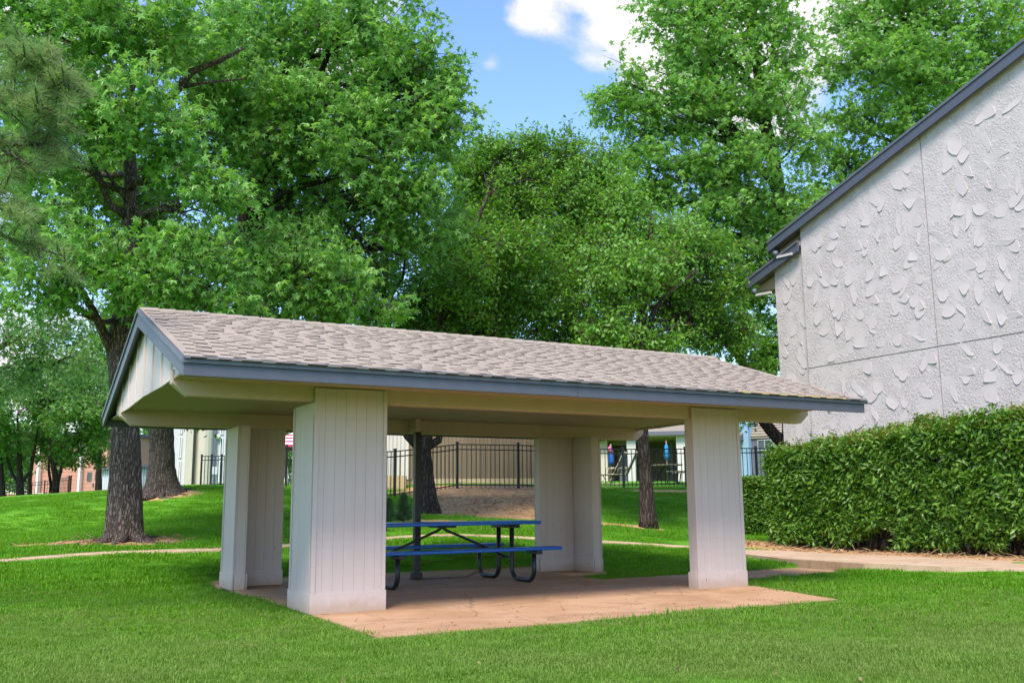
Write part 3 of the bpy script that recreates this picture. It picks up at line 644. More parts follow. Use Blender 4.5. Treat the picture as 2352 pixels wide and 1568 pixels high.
# ================================================================== PAVILION
def pavilion():
    root = empty('picnic_pavilion', (2.93, 2.03, 0), 'open picnic pavilion with shingled gable roof on four L-shaped beige piers', 'pavilion')
    W = lambda mb, name, m, par=None, **k: mb.build(name, m, par or root, False, **k)
    XL, XR, OV, FY, LX, PW, PD, T = -1.496, 7.13, 1.0, 4.062, 5.863, .804, .735, .158
    ZB, ZT, ZR = 2.228, 2.40, 3.39; YM = FY/2; SL = (ZR-ZT)/(YM+OV); ang = math.atan(SL)
    # beams
    for (y0, y1) in ((.034, .17), (FY-.17, FY-.034)):
        xa, xb = -1.44, 7.21
        W(MB().prism([(xa+.15, 2.166), (xb-.15, 2.166), (xb, 2.286), (xb, 2.42), (xa, 2.42), (xa, 2.286)], y0, y1, 1), 'beam', M['paint_clean'], bevel=.006)
    # piers
    def pier(ox, oy, sx, sy):
        bx = lambda a, b: (min(ox+sx*a, ox+sx*b), max(ox+sx*a, ox+sx*b)); by = lambda a, b: (min(oy+sy*a, oy+sy*b), max(oy+sy*a, oy+sy*b))
        c = MB(); g = .012
        (x0, x1), (y0, y1) = bx(g, PW-g), by(g, T-g); c.box(x0, x1, y0, y1, -.02, 2.166)
        (x0, x1), (y0, y1) = bx(g, T-g), by(T-g, PD-g); c.box(x0, x1, y0, y1, -.02, 2.166)
        p = W(c, 'pier', M['paint'])
        def face(along_x, off, a0, a1, n, inner, top, trims=True):
            """row of boards on one face; off = outer surface, thickness inward"""
            d = 1 if not inner else -1; o0, o1 = off, off+d*.02
            def B(u0, u1, z0, z1, nm, q0=o0, q1=o1):
                if along_x: (x0, x1), (y0, y1) = bx(u0, u1), by(q0, q1)
                else: (x0, x1), (y0, y1) = bx(q0, q1), by(u0, u1)
                W(MB().box(x0, x1, y0, y1, z0, z1), nm, M['paint'], p, bevel=.0012)
            wd = (a1-a0)/n
            for i in range(n): B(a0+i*wd+.0008, a0+(i+1)*wd-.0008, .03, top-random.uniform(0, .006), 'board', o0+d*random.uniform(.0, .002))
            B(a0-.012, a1+.012, random.uniform(-.003, .003), .20, 'plinth_board', o0-d*.02, o0-d*.0005)
            if trims:
                B(a0-.004, a0+.045, .201, top-.15, 'trim_strip', o0-d*.012, o0-d*.0005)
                B(a1-.035, a1+.004, .201, top-.01, 'trim_strip', o0-d*.012, o0-d*.0005)
        face(True, 0, .0, PW, 7, False, 2.31)                 # outer face of the long arm
        face(False, 0, .022, PD, 6, False, 2.16, True)
        face(True, T, T+.002, PW, 5, True, 2.16, False)
        face(False, T, T+.024, PD, 5, True, 2.16, False)
        face(False, PW+.0, .022, T-.022, 1, True, 2.16, False)         # ends
        face(True, PD+.0, .022, T-.022, 1, True, 2.16, False)
        return p
    for (ox, oy, sx, sy) in ((0, 0, 1, 1), (LX, 0, -1, 1), (0, FY, 1, -1), (LX, FY, -1, -1)): pier(ox, oy, sx, sy)
    # ceiling and eave soffits
    W(MB().box(-1.38, 7.02, .172, FY-.172, 2.372, 2.39), 'ceiling_panel', M['ceiling'])
    W(MB().box(-1.43, 7.06, -OV+.005, .032, 2.325, 2.338), 'soffit_panel', M['ceiling']); W(MB().box(-1.43, 7.06, FY-.032, FY+OV-.005, 2.325, 2.338), 'soffit_panel', M['ceiling'])
    for x in (.4, 1.1, 1.35): W(MB().tube([(x-1.5, 1.2+.3*x, 2.368), (x-1.5, 1.2+.3*x, 2.3725)], .012, 8), 'hole_dark_disc', M['rubber'])  # black discs paint the darkness of small holes
    # dark steel post under the far beam with a beige block above
    W(MB().box(2.703, 2.797, 3.583, 3.677, .0, 2.17).box(2.68, 2.82, 3.56, 3.70, 0, .10), 'steel_post', M['dark_post'], bevel=.004)
    W(MB().box(2.712, 2.788, 3.60, 3.889, 2.171, 2.371), 'post_block', M['paint_clean'], bevel=.004)
    # roof deck, two slopes
    def zs(y): return ZT+(y+OV)*SL if y <= YM else ZT+(FY+OV-y)*SL
    for s in (0, 1):
        yy = (-OV, YM) if s == 0 else (FY+OV, YM)
        pr = [(yy[0], ZT-.012), (YM, ZR-.012), (YM, ZR-.085), (yy[0], ZT-.055)]
        W(MB().prism(pr, XL, XR, 0), 'roof_deck', M['trim_dark'])
    # eave fascia: board, then two thin proud strips under the shingles
    for (yo, d) in ((-OV, -1), (FY+OV, 1)):
        def Y(a, b): return (min(yo+d*a, yo+d*b), max(yo+d*a, yo+d*b))
        for k, (x0, x1) in enumerate(((XL-.03, 2.62), (2.623, XR-.02))):
            W(MB().box(x0, x1, *Y(0, .032), ZB-.003*k, 2.338), 'fascia_board', M['trim'], bevel=.003)
        W(MB().box(XL-.036, XR+.02, *Y(0, .052), 2.339, 2.374), 'drip_strip', M['trim_dark'], bevel=.003)
        W(MB().box(XL-.036, XR+.02, *Y(0, .066), 2.3745, 2.403), 'drip_strip', M['trim_dark'], bevel=.003)
    W(MB().box(4.9, 6.75, -OV-.0675, -OV-.0662, 2.388, 2.401), 'bare_wood_strip', M['bare_wood'])['label'] = 'strip of bare yellow wood where the paint peeled'
    # rake boards on both gables
    for (x0, x1, x2) in ((XL-.032, XL, XL-.05), (XR, XR+.032, XR+.05)):
        for s in (0, 1):
            ye = -OV if s == 0 else FY+OV
            pr = [(ye, ZT-.045), (YM, ZR-.045), (YM, ZR-.215), (ye, ZB+.0)]
            W(MB().prism(pr, x0, x1, 0), 'rake_board', M['trim'], bevel=.003)
            pr = [(ye+(-.05 if s == 0 else .05), ZT-.012), (YM, ZR-.002), (YM, ZR-.044), (ye+(-.05 if s == 0 else .05), ZT-.06)]
            W(MB().prism(pr, min(x1, x2), max(x1, x2), 0), 'rake_mold', M['trim_dark'], bevel=.003)
    # gable boards with battens, left gable seen close
    for gx, sg in ((-1.42, -1), (7.05, 1)):
        n = 8; ya, yb = -.42, FY+.42; w = (yb-ya)/n
        for i in range(n):
            y0, y1 = ya+i*w, ya+(i+1)*w; zb = 2.345
            sag = lambda y: zb-.012*math.sin(y*2.3)+.006*noise.noise(Vector((y*4, 0, 0)))
            q = [(y0+.004, sag(y0)), (y1-.004, sag(y1)), (y1-.004, max(zs(y1)-.07, sag(y1)+.01)), (y0+.004, max(zs(y0)-.07, sag(y0)+.01))]
            if y0 < YM < y1: q.insert(3, (YM, ZR-.07))
            W(MB().prism(q, gx-.012*sg*0, gx+.02, 0), 'gable_board', M['gable'])
            if i:
                W(MB().prism([(y0-.016, sag(y0)-.004), (y0+.016, sag(y0)-.004), (y0+.016, max(zs(y0+.016)-.10, sag(y0)+.02)), (y0-.016, max(zs(y0-.016)-.10, sag(y0)+.02))], gx-.016 if sg < 0 else gx+.0205, gx-.001 if sg < 0 else gx+.036, 0), 'batten', M['gable'])
    # shingles: courses of laminated tabs
    ex = .118; slen = math.hypot(YM+OV, ZR-ZT); rows = int((slen+.06)/ex)
    def local(s, d, x):                # point at distance d up the slope from the eave
        y = -OV-.075+d*math.cos(ang); z = ZT+.004-.075*SL+d*math.sin(ang)
        return Vector((x, y, z)) if s == 0 else Vector((x, FY-y, z))
    def tab_mesh(w, thick, mb, s, d, x, skew=0., lift=0.):
        d1 = min(d+ex*1.5, slen+.07)
        up = Vector((0, -math.sin(ang), math.cos(ang))) if s == 0 else Vector((0, math.sin(ang), math.cos(ang)))
        a, b, c, e = local(s, d, x), local(s, d+skew, x+w), local(s, d1, x+w), local(s, d1, x)
        th = thick+lift
        v = [a, b, c, e, a+up*th, b+up*th, c+up*.005, e+up*.005]
        fr = (0, 1, 5, 4); f = [(3, 2, 1, 0), (4, 5, 6, 7), fr, (1, 2, 6, 5), (3, 0, 4, 7)]
        if s == 1: f = [q[::-1] for q in f]
        b0 = len(mb.f); mb.add(v, f)
        if thick > .008: mb.m[b0+2] = 1
    tabs = []; base = MB(); tint = []
    for s in (0, 1):
        for r in range(rows):
            x = XL-.02; d = r*ex
            while x < XR-.02:
                w = rr.uniform(.5, .95); w = min(w, XR+.015-x); tab_mesh(w-.002, .004, base, s, d, x, 0, .001*rr.random()); tint += [rr.random()]*(len(base.f)-len(tint)); x += w
            x = XL-.02+(r % 2)*.13+rr.uniform(0, .09)
            while x < XR-.22:
                w = rr.choice((.12, .14, .15, .17, .19))*rr.uniform(.92, 1.05); tabs.append((s, d-.004, x, w, rr.uniform(-.002, .002))); x += w+rr.uniform(.09, .15)
    tabs_near = sorted([t for t in tabs if t[0] == 0], key=lambda t: (local(0, t[1], t[2])-Vector(CAM)).length)[:300]
    ns = set(id(t) for t in tabs_near)
    for t in tabs:
        if id(t) in ns: continue
        tab_mesh(t[3], .0102, base, t[0], t[1], t[2], t[4], .004*rr.random()); tint += [rr.random()]*(len(base.f)-len(tint))
    # ridge cap
    o = W(base, 'shingle_field', [M['shingle'], M['shingle_edge']], kind='stuff'); a = o.data.attributes.new('tint', 'FLOAT', 'FACE'); a.data.foreach_set('value', tint)
    pro = {}
    for t in tabs_near:
        key = min((.12, .15, .17, .19), key=lambda q: abs(q-t[3])); v = rr.randrange(3)
        if (key, v) not in pro:
            mb = MB(); up = .0102+.0013*v; L = ex*1.5; k = .0015*(v-1)
            mb.add([(0, 0, 0), (key, k, 0), (key, L, 0), (0, L, 0), (0, 0, up), (key, k, up), (key, L, .005), (0, L, .005)], [(3, 2, 1, 0), (4, 5, 6, 7), (0, 1, 5, 4), (1, 2, 6, 5), (3, 0, 4, 7)])
            mb.m = [0, 0, 1, 0, 0]; ob = mb.build('shingle', [M['shingle'], M['shingle_edge']]); COL.objects.unlink(ob); pro[(key, v)] = ob
        ob = inst(pro[(key, v)], root, local(0, t[1], t[2]), (ang, 0, rr.uniform(-.008, .008)), (t[3]/key, 1, rr.uniform(.9, 1.25)), 'shingle')
        ob.matrix_parent_inverse = parent_world(root).inverted()
    x = XL-.02; cap = 0
    while x < XR-.05:
        w = .2; mb = MB(); dz = .14*SL; lift = .010
        mb.add([(x, YM-.14, ZR-dz+.014), (x, YM, ZR+.022), (x, YM+.14, ZR-dz+.014), (x+w, YM-.14, ZR-dz+.014+lift), (x+w, YM, ZR+.022+lift), (x+w, YM+.14, ZR-dz+.014+lift),
                (x, YM-.14, ZR-dz), (x, YM+.14, ZR-dz), (x+w, YM-.14, ZR-dz), (x+w, YM+.14, ZR-dz)],
               [(0, 3, 4, 1), (1, 4, 5, 2), (6, 8, 3, 0), (2, 5, 9, 7), (3, 8, 9, 5, 4)][:4]+[(3, 8, 9, 5, 4), (0, 1, 2, 7, 6)])
        W(mb, 'ridge_cap', M['shingle']); x += w-.001
    return root
pavilion()

# ================================================================== PICNIC TABLE AND CHAIN
def picnic_table():
    a = .03; root = empty('picnic_table', (2.77, 2.78, 0), 'blue picnic table with two benches on black tube legs under the pavilion', 'picnic table', rz=a)
    HB, HT, L2 = .492, .842, 1.42
    def top(name, v0, v1, z, th=.05):
        m = MB(); m.box(-L2, L2, v0, v1, z-th, z); return m.build(name, M['blue_plastic'], root, bevel=.014)
    top('tabletop', -.40, .40, HT); top('bench_seat', -.94, -.66, HB, .045); top('bench_seat', .66, .94, HB, .045)
    r = .033
    for sx in (-1, 1):
        x = sx*1.035
        for sy in (-1, 1):
            pts = [(x, sy*.19, HT-.085)]
            pts += [(x, sy*.19, .2)]
            for k in range(1, 7): q = k/6*math.pi/2; pts.append((x, sy*(.19+.15*(1-math.cos(q))), .183-.15*math.sin(q)))
            for k in range(0, 7): q = k/6*math.pi/2; pts.append((x, sy*(.64+.15*math.sin(q)), .033+.15*(1-math.cos(q))))
            pts += [(x, sy*.79, HB-.09)]
            MB().tube(pts, r, 12).build('leg', M['black_steel'], root)
            MB().box(x-.05, x+.05, sy*.80-.14, sy*.80+.14, HB-.095, HB-.0455).build('seat_bracket', M['black_steel'], root, bevel=.008)
        MB().box(x-.04, x+.04, -.36, .36, HT-.10, HT-.0505).build('top_bracket', M['black_steel'], root, bevel=.008)
        MB().bar((x, -.16, .33), (x, .16, .33), .035, .035).build('cross_tie', M['black_steel'], root)
        MB().tube([(x, 0, .33), (sx*.72, 0, .47), (sx*.07, 0, HT-.12), (0, 0, HT-.075)], .019, 8).build('brace', M['black_steel'], root)
    MB().box(-.12, .12, -.2, .2, HT-.08, HT-.0505).build('center_bracket', M['black_steel'], root)
picnic_table()
def chain():
    root = empty('chain', (2.85, 3.45, 0), 'rusty chain on the floor between the steel post and the picnic table leg', 'chain')
    pts = [(2.62, 3.52, .02), (2.86, 3.50, .016), (3.05, 3.42, .015), (3.25, 3.46, .015), (3.45, 3.38, .02), (3.62, 3.42, .07), (3.76, 3.40, .13)]
    t = 0; i = 0; n = 34; link_ = None
    for i in range(n):
        p = along(pts, i/(n-1)); q = along(pts, min(1, (i+.6)/(n-1))); d = (q-p) if i < n-1 else Vector((1, 0, 0))
        if link_ is None:
            ring = [(.022*math.cos(k/10*6.283)*1.25, .012*math.sin(k/10*6.283), 0) for k in range(11)]
            link_ = MB().tube(ring, .0045, 5).build('chain_link', M['chain'], root, False); o = link_; o.matrix_parent_inverse = Matrix()
        else: o = inst(link_, root, (0, 0, 0), name='chain_link')
        o.location = p-Vector((2.85, 3.45, 0)); o.rotation_euler = ((0.2, 1.4)[i % 2], 0, math.atan2(d.y, d.x))
chain()

# ================================================================== STUCCO BUILDING AT THE RIGHT
XW = 14.2
def stucco_building():
    root = empty('stucco_building', (XW, 2, .2), 'white stucco building with blue-grey roof trim behind the tall hedge', 'building')
    W = lambda mb, name, m, par=None, **k: mb.build(name, m, par or root, False, **k)
    yc = on_x(1866, 990, XW)[1]; ze_pt = on_x(1775, 567, XW); ra = on_x(2352, 118, XW)
    slope = (ra[2]-ze_pt[2])/(ze_pt[1]-ra[1]); eave = ze_pt[1]
    yr = -3.2                                             # ridge, outside the frame
    top = lambda y: ze_pt[2]+(eave-y)*slope if y >= yr else ze_pt[2]+(eave-yr)*slope-(yr-y)*slope
    yj = on_x(2140, 640, XW)[1]; zj = on_x(2100, 805, XW)[2]; y_end = 2*yr-yc
    g = .012; under = .05
    # wall core and panels with recessed joints
    W(MB().prism([(y_end, -.3), (yc-.02, -.3), (yc-.02, top(yc)-under-.05), (yr, top(yr)-under-.05), (y_end, top(y_end)-under-.05)], XW+.04, XW+9, 0), 'wall_core', M['grey_wall'])
    def panel(y0, y1, z0, z1, y_min=None):
        poly = [(y0, z0), (y1, z0)]
        if z1 is None:
            poly += [(y1, top(y1)-under)]
            if y0 < yr < y1: poly.append((yr, top(yr)-under))
            poly.append((y0, top(y0)-under))
        else: poly += [(y1, z1), (y0, z1)]
        W(MB().prism(poly, XW, XW+.035, 0), 'wall_panel', M['stucco'])
    cols = [(yj+g, yc), (-3.1+g, yj-g), (-8+g, -3.1-g), (y_end, -8-g)]
    for (a, b) in cols: panel(a, b, -.3, zj-g); panel(a, b, zj+g, None)
    # roof slabs and rake trim
    ov = .14
    for (ya, yb) in ((yr, eave), (2*yr-eave, yr)):
        W(MB().prism([(ya, top(ya)), (yb, top(yb)), (yb, top(yb)+.11), (ya, top(ya)+.11)], XW-ov+.03, XW+9.4, 0), 'roof', M['shingle'])
        W(MB().prism([(ya, top(ya)-.15), (yb, top(yb)-.15), (yb, top(yb)+.06), (ya, top(ya)+.06)], XW-ov-.03, XW-ov+.02, 0), 'rake_board', M['trim'], bevel=.004)
        W(MB().prism([(ya, top(ya)+.061), (yb, top(yb)+.061), (yb, top(yb)+.125), (ya, top(ya)+.125)], XW-ov-.055, XW-ov+.022, 0), 'rake_mold', M['trim_dark'], bevel=.004)
        W(MB().prism([(ya, top(ya)-.045), (yb, top(yb)-.045), (yb, top(yb)-.025), (ya, top(ya)-.025)], XW-ov+.022, XW-.002, 0), 'soffit_panel', M['plywood'])
    # boxed eave at the far end: sloping return seen from below
    W(MB().prism([(yc+.002, top(yc)-.05), (eave-.02, top(eave)-.05), (eave-.02, top(eave)-.17), (yc+.002, top(eave)-.24)], XW+.22, XW+9, 0), 'boxed_eave', M['plywood'])
    W(MB().box(XW-ov-.02, XW+9.4, eave-.018, eave+.03, top(eave)-.16, top(eave)+.1), 'fascia_board', M['trim'])
    def gutter(y, z, x):
        W(MB().tube([(x, y, z+.02), (x, y, z-.10)], .07, 10), 'gutter_drop', M['trim_dark']); W(MB().bar((x+.02, y-.03, z-.14), (x+.02, y-.55, z-.17), .065, .06), 'downspout', M['chip'])
    gutter(eave-.2, top(eave)-.2, XW-.12)
    # lower wing set back behind
    X2 = XW+.09; p1 = on_x(1728, 655, X2); p2 = on_x(1800, 1000, X2); yw = p2[1]; ew = p1[1]; zt = p1[2]+.02
    t2 = lambda y: zt+(ew-y)*slope
    W(MB().prism([(yc-.5, -.3), (yw, -.3), (yw, t2(yw)-.05), (yc-.5, t2(yc-.5)-.05)], X2, X2+8.5, 0), 'wing_wall', M['stucco'])
    W(MB().prism([(yc+.01, t2(yc)), (ew, t2(ew)), (ew, t2(ew)+.11), (yc+.01, t2(yc)+.11)], X2-.14, X2+8.5, 0), 'roof', M['shingle'])
    W(MB().prism([(yc+.01, t2(yc)-.15), (ew, t2(ew)-.15), (ew, t2(ew)+.06), (yc+.01, t2(yc)+.06)], X2-.19, X2-.142, 0), 'rake_board', M['trim'], bevel=.004)
    W(MB().prism([(yc+.01, t2(yc)+.061), (ew, t2(ew)+.061), (ew, t2(ew)+.125), (yc+.01, t2(yc)+.125)], X2-.215, X2-.14, 0), 'rake_mold', M['trim_dark'], bevel=.004)
    W(MB().prism([(yw+.002, t2(yw)-.05), (ew-.02, t2(ew)-.05), (ew-.02, t2(ew)-.17), (yw+.002, t2(ew)-.24)], X2+.20, X2+8.4, 0), 'boxed_eave', M['plywood'])
    gutter(ew-.2, t2(ew)-.2, X2-.12)
    # trowelled plaster chips: tapering flakes whose lower lip stands proud
    pro = []
    for k in range(14):
        w = rr.uniform(.20, .36); h = rr.uniform(.30, .46)*(1 if k % 4 else 1.25); w *= 1 if k % 4 else .5; lip = rr.uniform(.013, .027); tip = rr.uniform(-.35, .35)*w
        base_ = [(-w*.5*rr.uniform(.5, .9), h*.5), (-w*.5*rr.uniform(.9, 1.1), h*rr.uniform(.0, .2)), (-w*.46*rr.uniform(.8, 1.1), -h*rr.uniform(.12, .3)), (tip-w*.16, -h*.46*rr.uniform(.9, 1.05)), (tip+w*.14, -h*.5*rr.uniform(.86, 1.)), (w*.47*rr.uniform(.8, 1.1), -h*rr.uniform(.1, .3)), (w*.5*rr.uniform(.8, 1.1), h*rr.uniform(0, .25)), (w*.42*rr.uniform(.3, 1), h*rr.uniform(.4, .55))]
        out = []
        for i, p in enumerate(base_):
            q = base_[(i+1) % len(base_)]; out += [p, ((p[0]*.5+q[0]*.5)*rr.uniform(.97, 1.06), (p[1]*.5+q[1]*.5)*rr.uniform(.97, 1.06))]
        sd = rr.choice((-1, 1))*rr.uniform(.2, 1.5); mb = MB(); m = len(out)
        def dep(p): return lip*min(1, max(.03, (.30*h-p[1])/(h*.75)*.8+sd*p[0]/w*.55))
        vs = [(.004, p[0], p[1]) for p in out]+[(-dep(p)*.9, p[0], p[1]) for p in out]+[(-dep(p), p[0]*.95, p[1]*.95) for p in out]+[(-dep((p[0]*.6, p[1]*.6))*.92, p[0]*.62, p[1]*.62) for p in out]+[(-dep((0, 0))*.95, 0, 0)]
        fs = []
        for r_ in (0, 1, 2): fs += [(r_*m+(i+1) % m, r_*m+i, (r_+1)*m+i, (r_+1)*m+(i+1) % m) for i in range(m)]
        fs += [(3*m+(i+1) % m, 3*m+i, 4*m) for i in range(m)]
        mb.add(vs, fs, 0, False); o = mb.build('plaster_chip', M['chip']); COL.objects.unlink(o); pro.append(o)
    cnt = 0; pinv = parent_world(root).inverted()
    for X, y0, y1, tf in ((XW, .8, yc, top), (X2, yc+.05, yw, t2)):
        z = 2.1; row = 0
        while z < 10.4:
            y = y0+(row % 2)*.28
            while y < y1:
                yy = y+rr.uniform(-.22, .22); zz = z+rr.uniform(-.2, .2); y += .42
                if zz > tf(yy)-.5 or yy > y1-.16 or abs(yy-yj) < .14 and X == XW or abs(zz-zj) < .16 and X == XW or rr.random() < .06: continue
                o = inst(pro[rr.randrange(14)], root, (X-.001, yy, zz), (rr.choice((rr.gauss(0, .4), rr.gauss(0, .9))), 0, 0), (1, rr.choice((-1, 1))*rr.uniform(.7, 1.15), rr.uniform(.7, 1.15)), 'plaster_chip'); o.matrix_parent_inverse = pinv; cnt += 1
            z += .41; row += 1
stucco_building()

# ================================================================== TREES
def T3(*q): return [at(*p) for p in q]
def sweetgum_left():
    g = _T['tree1']
    trunk = [g]+T3((288, 1100, 17.3), (288, 985, 17.3), (281, 880, 17.3), (272, 800, 17.4), (286, 690, 17.4), (296, 560, 17.4), (300, 420, 17.5), (296, 250, 17.6), (320, 60, 17.8))
    rads = [.30, .262, .228, .212, .195, .155, .135, .115, .085, .04]
    limbs = [(T3((268, 830, 17.35), (240, 770, 17.2), (212, 710, 17.), (170, 640, 16.6), (130, 560, 16.4)), .105, .03),
             (T3((297, 500, 17.4), (250, 470, 17.2), (225, 400, 17), (200, 340, 16.9), (150, 300, 16.8)), .085, .02),
             (T3((298, 470, 17.4), (262, 420, 17.2), (240, 390, 17.2)), .05, .02), (T3((300, 480, 17.4), (350, 500, 17), (400, 470, 16.8)), .05, .012),
             (T3((298, 300, 17.5), (400, 215, 17.2), (440, 165, 17.1), (505, 140, 17.), (560, 110, 17)), .10, .03), (T3((415, 200, 17.2), (470, 190, 17.1), (560, 182, 17)), .045, .012)]
    lobes = LB((60, 40, 16, 120, 110, 1.), (230, 30, 16.4, 150, 120, 1.2), (420, 50, 16.6, 150, 110, 1.2), (140, 210, 15.8, 150, 110, 1.), (330, 230, 15.6, 120, 90, .8), (60, 350, 16, 110, 100, 1.), (230, 290, 16.3, 90, 80, .8), (390, 340, 16, 110, 90, .9),
               (70, 560, 15.4, 130, 90, 1.), (200, 610, 15.6, 120, 80, .8), (350, 610, 15.3, 130, 90, .9), (90, 680, 15.8, 110, 60, .7), (330, 680, 15.9, 100, 50, .6), (480, 590, 15.5, 110, 90, .9), (470, 440, 16, 110, 80, .9), (520, 690, 15.7, 110, 50, .7), (420, 120, 18.5, 200, 170, 1.), (300, 430, 19.4, 150, 120, .8), (470, 180, 19.2, 130, 110, .8), (560, 330, 19.6, 110, 110, .8), (130, 420, 18.6, 200, 200, 1.), (330, 520, 18.8, 160, 130, .8), (120, 120, 18.6, 200, 170, 1.))
    return tree('sweetgum_tree', 'large sweetgum with furrowed grey trunk at the left gable of the pavilion', 'sweetgum trees', trunk, rads, lobes, GUM, 22, 1., .0, 'bark_near', limbs, 110, .075, .16, rings=170, holes=[(430, 190, 58, 17.5), (500, 145, 45, 17.5), (215, 420, 58, 17.3), (298, 480, 62, 17.8), (232, 745, 62, 17.6), (350, 490, 36, 17), (300, 380, 40, 17.4)])
root_tree = sweetgum_left()
def roots(root, g, n, r0, rad, m, a0=0.):
    for k in range(n):
        a = a0+6.283*k/n+rr.gauss(0, .15); l = rr.uniform(.5, 1.)*rad; pts = []
        for t in (0, .25, .5, .75, 1.):
            q = (g[0]+math.cos(a+.5*t*rr.uniform(-1, 1))*(r0*.62+l*t), g[1]+math.sin(a+.5*t*rr.uniform(-1, 1))*(r0*.62+l*t)); pts.append((q[0], q[1], gz(*q)+.16*(1-t)**2.2-.01-.02*t))
        MB().tube(pts, [.12, .085, .055, .035, .015], 9, fn=lambda p, t, a: 1+.25*noise.noise(p*9)).build('root', M[m], root, False)
roots(root_tree, _T['tree1'], 9, .30, .75, 'bark_near', .3)
def sweetgum_second():
    g = ground_at(572, 21.5)
    trunk = [g]+T3((570, 1000, 21.5), (566, 700, 21.4), (570, 480, 21.2), (592, 410, 21.2), (598, 380, 21.2), (640, 200, 21.4), (690, 40, 21.6))
    rads = [.42, .3, .25, .22, .20, .18, .12, .06]
    limbs = [(T3((585, 470, 21), (620, 465, 20.6), (680, 430, 20.2), (750, 415, 20), (850, 400, 19.8)), .11, .03), (T3((640, 440, 20.5), (630, 410, 20.5), (650, 380, 20.4)), .04, .012),
             (T3((600, 390, 21.2), (700, 260, 20.8), (760, 110, 20.8), (830, 60, 20.6)), .11, .03), (T3((720, 440, 20), (800, 520, 20), (890, 640, 20)), .05, .02)]
    lobes = LB((620, 60, 20, 130, 110, 1.3), (780, 60, 20, 130, 120, 1.3), (890, 60, 20, 110, 90, 1.), (950, 150, 20, 110, 70, 1.), (1005, 200, 20, 70, 100, .8), (1030, 245, 20, 58, 40, .6), (1000, 300, 20, 70, 60, .8), (900, 300, 19.6, 110, 90, 1.), (770, 230, 19.4, 120, 90, 1.), (640, 260, 19.4, 110, 80, 1.),
               (990, 430, 20, 90, 90, 1.), (880, 440, 19.8, 110, 80, 1.), (770, 360, 19.2, 110, 70, 1.), (640, 350, 19.4, 100, 50, .8), (1000, 540, 20.2, 70, 60, .8), (900, 530, 20, 90, 60, .8), (600, 590, 18.6, 120, 90, 1.), (730, 610, 18.6, 110, 80, 1.), (620, 690, 18.6, 120, 50, .8), (760, 690, 18.8, 120, 60, .9), (870, 715, 18.8, 60, 38, .6), (720, 510, 20.2, 120, 70, 1.),
               (760, 150, 22.6, 220, 170, 1.), (640, 430, 22.8, 140, 110, .8), (540, 300, 23, 120, 150, .8), (800, 640, 23.4, 140, 80, .8), (900, 250, 22.6, 150, 180, 1.), (640, 560, 23, 170, 150, 1.), (850, 480, 23, 170, 120, 1.), (600, 200, 22.6, 150, 180, 1.))
    tree('sweetgum_tree', 'broad sweetgum rising behind the pavilion roof left of the open sky', 'sweetgum trees', trunk, rads, lobes, GUM, 20, 1.08, .02, 'bark_dark', limbs, 14, holes=[(580, 430, 60, 21.2), (665, 440, 58, 21), (740, 420, 42, 20.4), (740, 130, 48, 21)])
sweetgum_second()
def elm_one():
    g = _T['tree3']
    trunk = [g]+T3((978, 1110, 24), (972, 1040, 24), (975, 1005, 24.))
    trunk += T3((985, 900, 24.2), (1010, 760, 24.6), (1060, 600, 25), (1120, 450, 25.4))
    rads = [.30, .215, .205, .20, .15, .11, .08, .04]
    limbs = [(T3((968, 1030, 24), (938, 1000, 23.9), (915, 960, 23.8), (880, 860, 23.6), (880, 700, 23.6), (890, 560, 23.6)), .15, .04), (T3((975, 1030, 24), (1008, 1010, 24), (1015, 985, 24.1), (1050, 880, 24.3), (1180, 700, 24.6)), .12, .04),
             (T3((890, 690, 23.6), (925, 640, 23.6), (935, 560, 23.7)), .05, .02), (T3((1005, 760, 24), (1012, 690, 24), (1010, 620, 24)), .045, .02)]
    lobes = LB((1130, 420, 27, 90, 100, 1.5), (1240, 400, 27, 90, 80, 1.5), (1320, 420, 27, 80, 90, 1.4), (1130, 550, 26.5, 110, 80, 1.4), (1270, 530, 26.5, 110, 90, 1.4), (1010, 680, 25, 90, 80, 1.), (1120, 680, 25, 110, 70, 1.2), (1250, 670, 25, 110, 90, 1.3), (1000, 760, 25, 90, 40, .8), (1140, 760, 25, 120, 50, 1.), (1290, 780, 25.2, 110, 60, 1.),
               (940, 720, 25.5, 70, 70, .8), (1100, 500, 29, 150, 150, 1.), (1260, 600, 29, 160, 180, 1.), (1080, 700, 28.5, 120, 110, 1.), (890, 600, 26, 60, 80, .8), (1370, 410, 27, 60, 60, 1.), (1090, 380, 27.5, 50, 50, .8), (1060, 640, 23, 80, 60, .8), (1190, 580, 24, 100, 70, 1.), (1000, 820, 24, 80, 30, .6), (1040, 560, 24.4, 80, 60, .8), (1215, 350, 27, 40, 35, .6), (1310, 345, 27, 30, 45, .6), (1150, 345, 27, 30, 30, .6))
    tree('elm_tree', 'fine-leaved elm with forked trunk behind the steel post of the pavilion', 'elm trees', trunk, rads, lobes, ELM, 15., 1.1, -.1, 'bark_dark', limbs, 14, gs=.9, sub=7)
elm_one()
